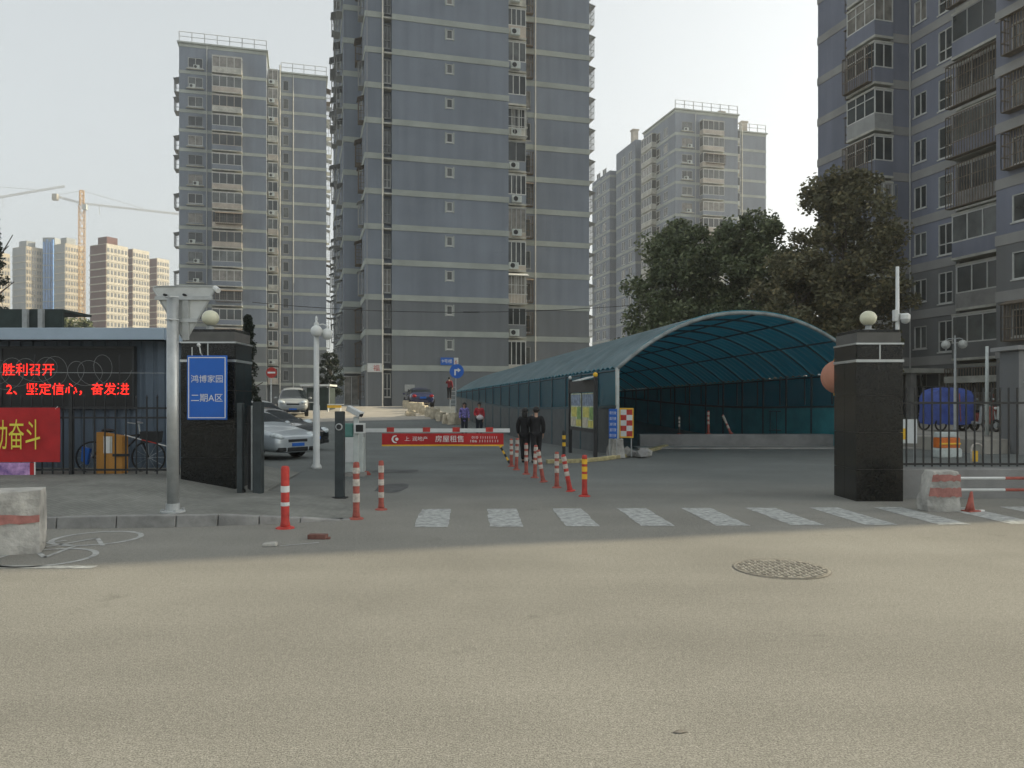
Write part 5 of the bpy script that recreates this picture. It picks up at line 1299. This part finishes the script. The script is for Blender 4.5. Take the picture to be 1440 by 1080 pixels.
MB().prism([(-.33,.281),(.33,.281),(.33,.58),(-.33,.58)], -.14, .14).build('orange_band', M['orange_p'], t, bevel=.02); MB().prism([(-.33,.581),(.33,.581),(.31,.74),(-.31,.74)], -.13, .13).build('top', M['offwhite'], t, bevel=.03)
MB().tube([(-.33,-.15,.4),(.33,-.15,.4)], .03, 6).build('groove', M['yellow'], t)
t = thing('parking_barrier', 'arched cream parking hoop with yellow panel behind the right fence', 'parking barrier', (xat(1374, 20.8), 20.8, 0))
MB().tube([(-.15,0,0)]+[(-.15*math.cos(a*math.pi/8), 0, .38+.15*math.sin(a*math.pi/8)) for a in range(9)]+[(.15,0,0)], .025, 8).build('hoop', M['pale_reflector'], t, smooth=True); MB().b(-.12,-.01,.06,.02,.01,.34).build('panel', M['yellow'], t); MB().b(-.22,-.08,0,.22,.08,.02).build('base_plate', M['black'], t)
t = thing('white_board', 'white panel with yellow patch standing behind the right gate pillar', 'board', (xat(1276, 21.5), 21.5, 0), R(-15))
MB().b(-.3,0,.5,.24,.03,1.15).build('panel', M['white'], t); MB().b(-.28,-.006,.6,-.02,-.001,.9).build('yellow_patch', M['yellow'], t)
for s in (-.22, .18): MB().b(s-.02,.031,0,s+.02,.06,1.1).build('leg', M['dull_steel'], t)
t = thing('guard_hut', 'grey rendered hut with pale flat roof at the right frame edge', 'hut', (15.55, 24.4, 0))
MB().b(0,0,-.05,5,1.0,3.2).build('wall', M['facR'], t); MB().b(-.18,-.2,3.21,5.2,1.2,3.34).build('roof', M['bandR'], t, bevel=.01)
MB().b(-.03,-.03,-.04,.25,-.001,3.19).build('corner_pilaster', M['plinth'], t); MB().b(.1,-.22,2.2,.5,-.02,2.24).build('lamp_ledge', M['offwhite'], t)

# ================================================================== YARD BEFORE THE TOWER
# stones edging the sunlit yard
STN = [(572,574),(580,578),(588,581),(596,583),(604,586),(612,589),(620,592),(629,596),(639,597),(577,585)]
for k, (px, py) in enumerate(STN):
    p = gpt(px, py); rg = random.Random(60+k); s_ = rg.uniform(.24, .34)
    b = bmesh.new(); bmesh.ops.create_cube(b, size=1); bmesh.ops.subdivide_edges(b, edges=b.edges[:], cuts=2, use_grid_fill=True)
    for v in b.verts:
        q = v.co.copy(); rr = 1-.12*(sum(abs(abs(c)-.5) < 1e-4 for c in q) == 3)
        v.co = Vector((q.x*s_*1.9*rr, q.y*s_*1.5*rr, (q.z+.5)*s_*2.0*(1 if k < 9 else .5)))+Vector([rg.uniform(-.03,.03) for _ in range(3)])
    me = bpy.data.meshes.new('edging_stone'); b.to_mesh(me); b.free(); me.materials.append(M['stone'])
    o = obj('edging_stone', me, None, p, (0,0,rg.uniform(0,1.5)))
    words = ['farthest', 'second farthest', 'third farthest', 'fourth farthest', 'middle', 'fifth nearest', 'fourth nearest', 'third nearest', 'nearest', 'small fallen']
    tag(o, words[k]+' pale stone block in the row edging the sunlit yard', 'stone', 'stone blocks edging the yard')
# round blue sign
t = thing('traffic_sign', 'round blue sign with white right turn arrow before the wide tower', 'traffic sign', gpt(641, 597)); d_ = t.location.y
z_ = zat(522, d_)-t.location.z; MB().tube([(0,.03,0),(0,.03,z_+.3)], .035, 8).build('post', M['dull_steel'], t)
_q = MB(); _q.lathe([(.38,0),(.38,.015)], 32); _q.xf(Matrix.Translation((.05,0,z_))@Matrix.Rotation(R(90),4,'X')); dk = _q.build('disc', M['blue_sign'], t)
_q = MB(); _q.b(-.13,-.004,-.22,-.05,-.001,.1); _q.prism([(-.05,.02),(.06,.02),(.06,.1),(-.05,.1)], -.004, -.001); _q.prism([(.06,-.06),(.22,.06),(.06,.18)], -.004, -.001); _q.build('arrow', M['white_ink'], t, loc=(.05,-.016,z_))
t = thing('no_entry_sign', 'red round no entry sign on thin white post by the parked cars', 'traffic sign', gpt(381, 600)); d_ = t.location.y
z_ = zat(524, d_)-t.location.z; MB().tube([(0,.03,0),(0,.03,z_+.2)], .03, 8).build('post', M['white'], t)
_q = MB(); _q.lathe([(.28,0),(.28,.015)], 28); _q.xf(Matrix.Translation((.03,0,z_))@Matrix.Rotation(R(90),4,'X')); _q.build('disc', M['red'], t); MB().b(-.17,-.02,z_-.045,.23,-.017,z_+.045).build('white_bar', M['white_ink'], t)
# kiosk with white awning, yellow rail
t = thing('street_kiosk', 'dark green kiosk with white awning left of the wide tower', 'kiosk', gpt(446, 577)); d_ = t.location.y
MB().b(-.7,0,-.1,.85,1.6,1.5).build('body', M['dark_green'], t, bevel=.03); MB().b(-1.0,-.5,1.6,.95,1.7,1.72).build('awning', M['white'], t); MB().b(-.6,-.02,.55,.1,-.001,1.2).build('window', M['glass3'], t); MB().b(-.65,-.04,.5,.15,-.021,.56).build('sill', M['white'], t)
for s in (-.95, .9): MB().b(s-.03,-.45,-.1,s+.03,-.4,1.6).build('post', M['dull_steel'], t)
t = thing('yellow_rail', 'low yellow and white barrier rail beside the kiosk', 'guard rail', gpt(470, 579))
MB().b(-.45,-.03,.25,.45,.03,.42).build('panel', M['yellow'], t); MB().b(-.45,-.035,.43,.6,.035,.5).build('top_rail', M['white'], t)
for s in (-.4, .4): MB().b(s-.03,-.1,-.05,s+.03,.1,.25).build('leg', M['white'], t)
t = thing('carton_stack', 'stack of brown cartons on the yard behind the white lamp post', 'cartons', gpt(431, 575))
for k in range(3): MB().b(-.35+.04*k,-.25,.0+.2*k,.33-.03*k,.25,.195+.2*k).build('carton', M['orange_wood'] if k == 1 else mat('carton', (.3,.17,.1), .9, var=.15), t, bevel=.01)
# overhead cable strung across the tower front
t = thing('overhead_cable', 'thin black cable sagging across the front of the wide tower', 'cable', (0, 50, 0))
_pa, _pb = at(355, 425, 50), at(905, 428, 48)
MB().tube([(_pa.lerp(_pb, k/30)-Vector((0, 50, 0)))-Vector((0,0,.55*(1-(2*k/30-1)**2))) for k in range(31)], .02, 5).build('cable', M['black'], t)
_pc = _pa.lerp(_pb, .57)-Vector((0,50,.55)); MB().tube([_pc-Vector((.5,0,-.02)), _pc+Vector((.5,0,.02))], .045, 6).build('splice', M['black'], t)

# ================================================================== CARS
def make_car(label, paint, L=4.5, kind='sedan'):
    t = thing('parked_car', label, 'car', (0,0,0), 0, 'cars parked in the compound')
    if kind == 'sedan':
        S = [(-2.27,.42,.72,.78,.58,.62,.5),(-2.15,.3,.9,.97,.78,.8,.64),(-1.65,.24,.95,1.06,.86,.88,.68),(-1.15,.24,.94,1.30,.88,.89,.60),(-.6,.2,.92,1.43,.88,.9,.58),(.05,.2,.9,1.46,.88,.9,.58),(.55,.2,.89,1.36,.88,.9,.6),(1.05,.2,.87,1.02,.88,.89,.7),(1.5,.23,.8,.9,.87,.88,.68),(1.95,.2,.74,.82,.84,.85,.62),(2.22,.19,.64,.7,.76,.78,.55),(2.3,.22,.58,.63,.68,.7,.48)]
    else:
        S = [(-2.2,.45,.8,1.5,.7,.74,.55),(-2.1,.35,1.0,1.66,.82,.86,.62),(-1.6,.28,1.02,1.72,.88,.9,.64),(-.9,.26,1.0,1.75,.9,.91,.64),(0,.26,.98,1.74,.9,.91,.64),(.45,.26,.98,1.66,.9,.91,.64),(.95,.26,.97,1.25,.89,.9,.68),(1.3,.28,.95,1.04,.88,.9,.72),(1.75,.3,.88,.95,.86,.87,.66),(2.1,.34,.76,.82,.76,.77,.55),(2.2,.42,.62,.68,.6,.62,.45)]
    vs = []; n = 8
    for x, zb, zs, zt, wb, ws, wt in S:
        half = [(0,zb),(wb*.8,zb),(wb,zb+.14),(ws,(zb+zs)*.5+.06),(ws*.97,zs),(wt*.6+ws*.4*.97 if zt-zs < .15 else (wt+ws*.97)/2+.02,(zs+zt)/2+.02),(wt,zt-.035),(0,zt)]
        ringp = [(x, -y, z) for y, z in half]+[(x, y, z) for y, z in reversed(half[1:-1])]
        vs.append(ringp)
    m = len(vs[0]); me = bpy.data.meshes.new('car'); V_ = [p for r in vs for p in r]; Fc = []; mi = []
    gx = {'sedan': (2, 6), 'suv': (0, 6)}[kind]; roof = {'sedan': (4, 5), 'suv': (1, 4)}[kind]
    for i in range(len(S)-1):
        for k in range(m):
            Fc.append((i*m+k, i*m+(k+1) % m, (i+1)*m+(k+1) % m, (i+1)*m+k))
            side = k in (4, 5, m-5-1, m-5) ; topq = k in (6, m-7)
            g = 0
            if gx[0] <= i <= gx[1] and k in (4, 5, 8, 9): g = 1
            if topq and gx[0] <= i <= gx[1] and not (roof[0]-1 <= i <= roof[1]): g = 1
            mi.append(g)
    Fc.append(tuple(reversed(range(m)))); mi.append(0); Fc.append(tuple((len(S)-1)*m+k for k in range(m))); mi.append(0)
    me.from_pydata(V_, [], Fc); me.polygons.foreach_set('material_index', mi); me.materials.append(paint); me.materials.append(M['car_glass']); me.update()
    tmp = bpy.data.objects.new('tmp', me); col.objects.link(tmp); sb = tmp.modifiers.new('s', 'SUBSURF'); sb.levels = 2; sb.render_levels = 2
    ev = bpy.data.meshes.new_from_object(tmp.evaluated_get(bpy.context.evaluated_depsgraph_get())); bpy.data.objects.remove(tmp)
    for idx, nm, mm in ((0, 'body', paint), (1, 'windows', M['car_glass'])):
        fs = [tuple(p.vertices) for p in ev.polygons if p.material_index == idx]; used = sorted({v for f in fs for v in f}); mp = {v: i for i, v in enumerate(used)}
        q = bpy.data.meshes.new(nm); q.from_pydata([tuple(ev.vertices[v].co) for v in used], [], [tuple(mp[v] for v in f) for f in fs]); q.materials.append(mm); q.polygons.foreach_set('use_smooth', [True]*len(q.polygons)); q.update(); obj(nm, q, t)
    wr = .33 if kind == 'sedan' else .36
    for x in (-1.38, 1.4):
        for s in (-1, 1):
            w = MB(); w.tube([(x, s*.66, wr), (x, s*.68, wr), (x, s*.86, wr), (x, s*.875, wr)], [wr*.9, wr, wr, wr*.9], 24); wh = w.build('wheel', M['rubber'], t, smooth=False)
            MB().tube([(x, s*.86, wr), (x, s*.885, wr)], [wr*.66, wr*.6], 20).build('rim', M['chrome'], wh)
            a = MB(); pts = [(x+(wr+.05)*math.cos(q*math.pi/10), s*.868, wr+(wr+.05)*math.sin(q*math.pi/10)) for q in range(11)]; a.tube(pts, .05, 6); a.build('wheel_arch', M['rubber'], t)
    fx = 2.25 if kind == 'sedan' else 2.14; hz = .6 if kind == 'sedan' else .78
    for s in (-1, 1):
        hl = MB().ball((0, 0, 0), .2, 16, 10, (1.05, .8, .5)).build('headlight', M['headlamp'], t, smooth=True, loc=(fx-.13, s*.62, hz+.06), rot=(0, R(12), s*R(-35))); MB().ball((.06, s*.03, -.005), .07, 10, 8).build('bulb', M['globe_w'], hl, smooth=True)
        MB().b(fx-.1, s*.55-.14, .24, fx+.045, s*.55+.14, .36).build('fog_recess', M['black'], t, bevel=.03); MB().ball((-fx+.02, s*.6, hz+.2), .17, 14, 10, (.5, .9, .6)).build('tail_light', M['tail'], t, smooth=True)
        MB().ball((.78, s*.98, .98 if kind == 'sedan' else 1.08), .12, 12, 8, (.6, .9, .6)).build('mirror', paint, t, smooth=True)
    MB().b(fx-.1, -.36, hz-.12, fx+.045, .36, hz-.02).build('grille', M['black'], t, bevel=.02); MB().b(fx-.1, -.38, .23, fx+.05, .38, .36).build('air_intake', M['black'], t, bevel=.03)
    MB().b(fx+.03, -.22, .38, fx+.065, .22, .47).build('number_plate', M['blue_sign'], t); MB().b(-fx-.075, -.22, .62, -fx-.02, .22, .75).build('number_plate', M['blue_sign'], t)
    for x in (-.12,):
        for s in (-1, 1): MB().b(x-.03, s*.77-.04, .96, x+.03, s*.77+.04, 1.3).build('door_pillar', M['black'], t)
    for s in (-1, 1):
        for x in (-.5, .5): MB().b(x-.1, s*.895-.015, .8, x+.1, s*.895+.015, .83).build('door_handle', M['chrome'], t)
    return t
M['car_glass'] = mat('car_glass', (.015, .02, .022), .06, var=.3, spec=.7)
M['headlamp'] = mat('headlamp', (.6, .66, .68), .12, var=.25, scale=12, spec=.8); M['tail'] = mat('tail_lamp', (.35, .01, .01), .2, var=.2, scale=12)
M['p_silver'] = mat('silver_paint', (.5, .55, .58), .28, metal=.35, var=.05, coat=.6); M['p_black'] = mat('black_paint', (.012, .014, .016), .15, var=.1, coat=.8); M['p_grey'] = mat('pale_grey_paint', (.4, .44, .44), .3, metal=.3, var=.05, coat=.6); M['p_navy'] = mat('navy_paint', (.02, .025, .08), .2, var=.1, coat=.8); M['p_white'] = mat('white_paint_van', (.28, .3, .3), .3, var=.05, coat=.5)
def put_car(t, px, d, rz, front=True):
    """px is where the nose (front=True) of the car shows"""
    dr = Vector((math.cos(rz), math.sin(rz), 0)); p = Vector((xat(px, d), d, gz(d))); t.location = p-dr*2.2*(1 if front else 0); t.location.z = gz(t.location.y); t.rotation_euler = (0, 0, rz)
put_car(make_car('silver sedan nosing out from behind the left gate', M['p_silver']), 416, 22.4, R(-32))
put_car(make_car('black sedan parked between the silver sedan and the pale hatchback', M['p_black']), 441, 26.4, R(-26))
put_car(make_car('pale grey hatchback parked third from the gate', M['p_grey'], kind='suv'), 426, 30.4, R(-20))
put_car(make_car('white minivan parked by the yard beside the cartons', M['p_white'], kind='suv'), 412, 46, R(-75))
put_car(make_car('dark navy sedan with red tail lights parked in the sunlit yard', M['p_navy']), 589, 57.5, R(104), False)

# ================================================================== PEOPLE
def person(label, loc, rz, H, top, legs, hair='short', arms=((.12,.02),(-.12,.02)), stride=0, coat=.46, skirt=False, pose=None, shoes='black', lean=0):
    """one body mesh grown with a Skin modifier, clothes and hair as children; faces local -y"""
    t = thing('person', label, 'person', loc, rz)
    J = {}
    def add(n, x, y, z, r): J[n] = (Vector((x*H, y*H, z*H)), r*H)
    add('pelvis',0,0,.535,.062); add('waist',0,-.004,.60,.056); add('chest',0,0,.71,.066); add('neckb',0,.004,.815,.034); add('neck',0,-.004,.85,.027); add('head',0,-.012,.90,.05); add('crown',0,-.004,.95,.042); add('nose',0,-.066,.897,.009)
    P = pose or {}
    for s, sd in ((-1,'l'),(1,'r')):
        add('sh'+sd, s*.095,.004,.80,.036); 
        el = P.get('el'+sd, (s*.125, .012, .645)); wr = P.get('wr'+sd, (s*.125, -.045, .51))
        add('el'+sd,*el,.025); add('wr'+sd,*wr,.017)
        w = Vector(wr); f = (w-Vector(el)).normalized(); pv = w+f*.035; add('pm'+sd,*pv,.017)
        sidev = f.cross(Vector((0,1,0))).normalized() if abs(f.y) < .9 else Vector((1,0,0))
        fr = Vector((0,1,0))-f*f.y; fr = fr.normalized() if fr.length > .1 else Vector((0,0,1))
        for k, (o, ln) in enumerate(((-.013,.04),(-.0045,.046),(.0045,.044),(.013,.035))):
            a = pv+f*.016+fr*o; b = a+f*ln*.5+sidev*.0; c = b+f*ln*.45-sidev*s*.008
            add(f'f{k}a'+sd,*a,.0058); add(f'f{k}b'+sd,*b,.0052); add(f'f{k}c'+sd,*c,.0045)
        th = w+f*.015-fr*.018; th2 = th+f*.022-fr*.012; add('th'+sd,*th,.006); add('tt'+sd,*th2,.005)
        hp = s*.05; st = stride*s
        add('hip'+sd,hp,0,.50,.05); kn = P.get('kn'+sd, (hp*1.05, -.01-st*.09, .285)); an = P.get('an'+sd, (hp*1.05, .012-st*.17, .05+.03*max(0,-st))); to = P.get('to'+sd, (hp*1.2, an[1]-.085, an[2]-.032))
        add('kn'+sd,*kn,.036); add('an'+sd,*an,.022); add('to'+sd,*to,.02)
    E = [('pelvis','waist'),('waist','chest'),('chest','neckb'),('neckb','neck'),('neck','head'),('head','crown'),('head','nose')]
    for sd in 'lr':
        E += [('chest','sh'+sd),('sh'+sd,'el'+sd),('el'+sd,'wr'+sd),('wr'+sd,'pm'+sd),('pm'+sd,'th'+sd),('th'+sd,'tt'+sd),('pelvis','hip'+sd),('hip'+sd,'kn'+sd),('kn'+sd,'an'+sd),('an'+sd,'to'+sd)]
        for k in range(4): E += [('pm'+sd,f'f{k}a'+sd),(f'f{k}a'+sd,f'f{k}b'+sd),(f'f{k}b'+sd,f'f{k}c'+sd)]
    def skin(name, names, edges, m, grow=0, over=None, parent=t, lv=2, root='pelvis'):
        names = [q for q in names if q in J]; ix = {q: i for i, q in enumerate(names)}
        me = bpy.data.meshes.new(name); me.from_pydata([J[q][0] for q in names], [(ix[a], ix[b]) for a, b in edges if a in ix and b in ix], [])
        o = obj(name, me, parent); me.materials.append(m)
        sk = o.modifiers.new('skin', 'SKIN'); sk.use_smooth_shade = True
        for q in names:
            r = (over or {}).get(q, None); r = J[q][1]+grow*H if r is None else r*H
            sv = me.skin_vertices[0].data[ix[q]]; sv.radius = (r, r*.78) if q in ('pelvis','waist','chest') else (r, r); sv.use_root = (q == root)
        sb = o.modifiers.new('sub', 'SUBSURF'); sb.levels = lv; sb.render_levels = lv
        return o
    skin('body', list(J), E, M['skin'])
    arm = [q+sd for sd in 'lr' for q in ('sh','el','wr')]
    J['hem'] = (Vector((0, .004*H, coat*H)), .07*H)
    skin('jacket', ['pelvis','waist','chest','neckb','hem']+arm, E+[('pelvis','hem')], top, .016, {'waist': .078, 'pelvis': .085, 'hem': .088, 'chest': .086, 'neckb': .04, 'shl': .047, 'shr': .047}, root='chest')
    skin('trousers', ['pelvis']+[q+sd for sd in 'lr' for q in ('hip','kn','an')], E, legs, .01, {'pelvis': .074})
    for sd in 'lr': skin('shoe', ['an'+sd,'to'+sd], E, M[shoes], .012, root='an'+sd)
    h = J['head'][0]
    hb = MB(); hb.ball((h.x, h.y+.008*H, h.z+.022*H), .062*H, 16, 12, (.92, 1.02, .95)); hb.v = [(x, y if z > h.z+.012*H else max(y, h.y+.004*H), z) for x, y, z in hb.v]
    if hair == 'long': hb.ball((h.x, h.y+.035*H, h.z-.05*H), .055*H, 14, 10, (.95, .6, 1.5))
    hb.build('hair', M['hair'], t, smooth=True)
    for s in (-1, 1):
        MB().ball((s*.019*H, h.y-.052*H, h.z+.008*H), .006*H, 8, 6).build('eye', M['black'], t); MB().ball((s*.052*H, h.y+.004*H, h.z), .012*H, 8, 6, (.5,.8,1.3)).build('ear', M['skin'], t, smooth=True)
    MB().ball((0, h.y-.054*H, h.z-.026*H), .012*H, 8, 6, (1.2,.4,.3)).build('mouth', M['cloth_maroon'], t)
    return t
p_ = gp(738, 651); person('left of two people in black walking side by side past the bollards', (p_.x, p_.y, 0), R(165), 1.5, M['cloth_black'], M['cloth_black'], 'long', stride=.45, coat=.40)
p_ = gp(754, 652); person('right of two people in black, hand raised to the face, past the bollards', (p_.x, p_.y, 0), R(185), 1.53, M['cloth_black'], M['cloth_black'], 'short', stride=-.4, coat=.44, pose={'elr': (.13,-.05,.66), 'wrr': (.08,-.1,.76)})
person('person in blue patterned coat standing beside the canopy wall', on(653, 36.5), R(5), 1.6, M['cloth_blue'], M['cloth_dark'], 'long', coat=.40)
r_ = person('person in red jacket carrying a white bag beside the canopy wall', on(674, 36), R(-12), 1.62, M['cloth_red'], M['cloth_dark'], 'short', coat=.46, pose={'ell': (-.13,-.01,.65), 'wrl': (-.06,-.1,.6)})
M['bag'] = mat('pale_bag', (.6, .55, .56), .7, var=.15, scale=8)
t = thing('carrier_bag', 'white bag held by the person in red', 'bag', on(675, 35.78)); t.location.z += .8
MB().ball((0,0,.1), .15, 14, 10, (1.1,.6,.75)).build('bag_body', M['bag'], t, smooth=True); MB().tube([(-.06,0,.2),(0,0,.26),(.06,0,.2)], .008, 5).build('handle', M['bag'], t)
# step ladder with a worker at the wall
lp = gpt(638, 574); lz = lp.z
t = thing('step_ladder', 'aluminium step ladder standing against the wide tower wall', 'ladder', lp, R(10))
for s in (-1, 1):
    MB().tube([(s*.28,-.45,0),(s*.17,-.02,1.45)], .022, 6).build('stile', M['chrome'], t); MB().tube([(s*.28,.45,0),(s*.17,.02,1.45)], .022, 6).build('rear_leg', M['chrome'], t)
for k in range(1, 5):
    q = k/5; MB().b(-.27+.1*q, -.45+.43*q-.05, 1.45*q-.02, .27-.1*q, -.45+.43*q+.05, 1.45*q+.02).build('tread', M['chrome'], t)
MB().b(-.18,-.1,1.44,.18,.1,1.48).build('top_step', M['dull_steel'], t)
person('worker in maroon jacket standing on the step ladder', (lp.x-.28, lp.y-.32, lz+.6), R(165), 1.62, M['cloth_maroon'], M['cloth_black'], 'short', coat=.48, pose={'elr': (.15,-.1,.72), 'wrr': (.2,-.16,.72)})
person('person in rust coloured jacket standing beside the cartons', gpt(424, 577), R(60), 1.6, M['cloth_orange'], M['cloth_black'], 'short', coat=.46)

# ================================================================== HAZE: one closed box of thin smog round everything up to the far estate
_hm = bpy.data.materials.new('smog'); _hm.use_nodes = True; _n = _hm.node_tree
for _q in list(_n.nodes):
    if _q.type == 'BSDF_PRINCIPLED': _n.nodes.remove(_q)
_pv = _n.nodes.new('ShaderNodeVolumePrincipled'); _pv.inputs['Color'].default_value = (.93, .96, .97, 1)
_pv.inputs['Density'].default_value = .00105; _pv.inputs['Anisotropy'].default_value = .6
_n.links.new(_pv.outputs[0], [q for q in _n.nodes if q.type == 'OUTPUT_MATERIAL'][0].inputs['Volume'])
_h = MB().b(-420, -60, -6, 420, 460, 110).build('haze', _hm); _h['kind'] = 'stuff'
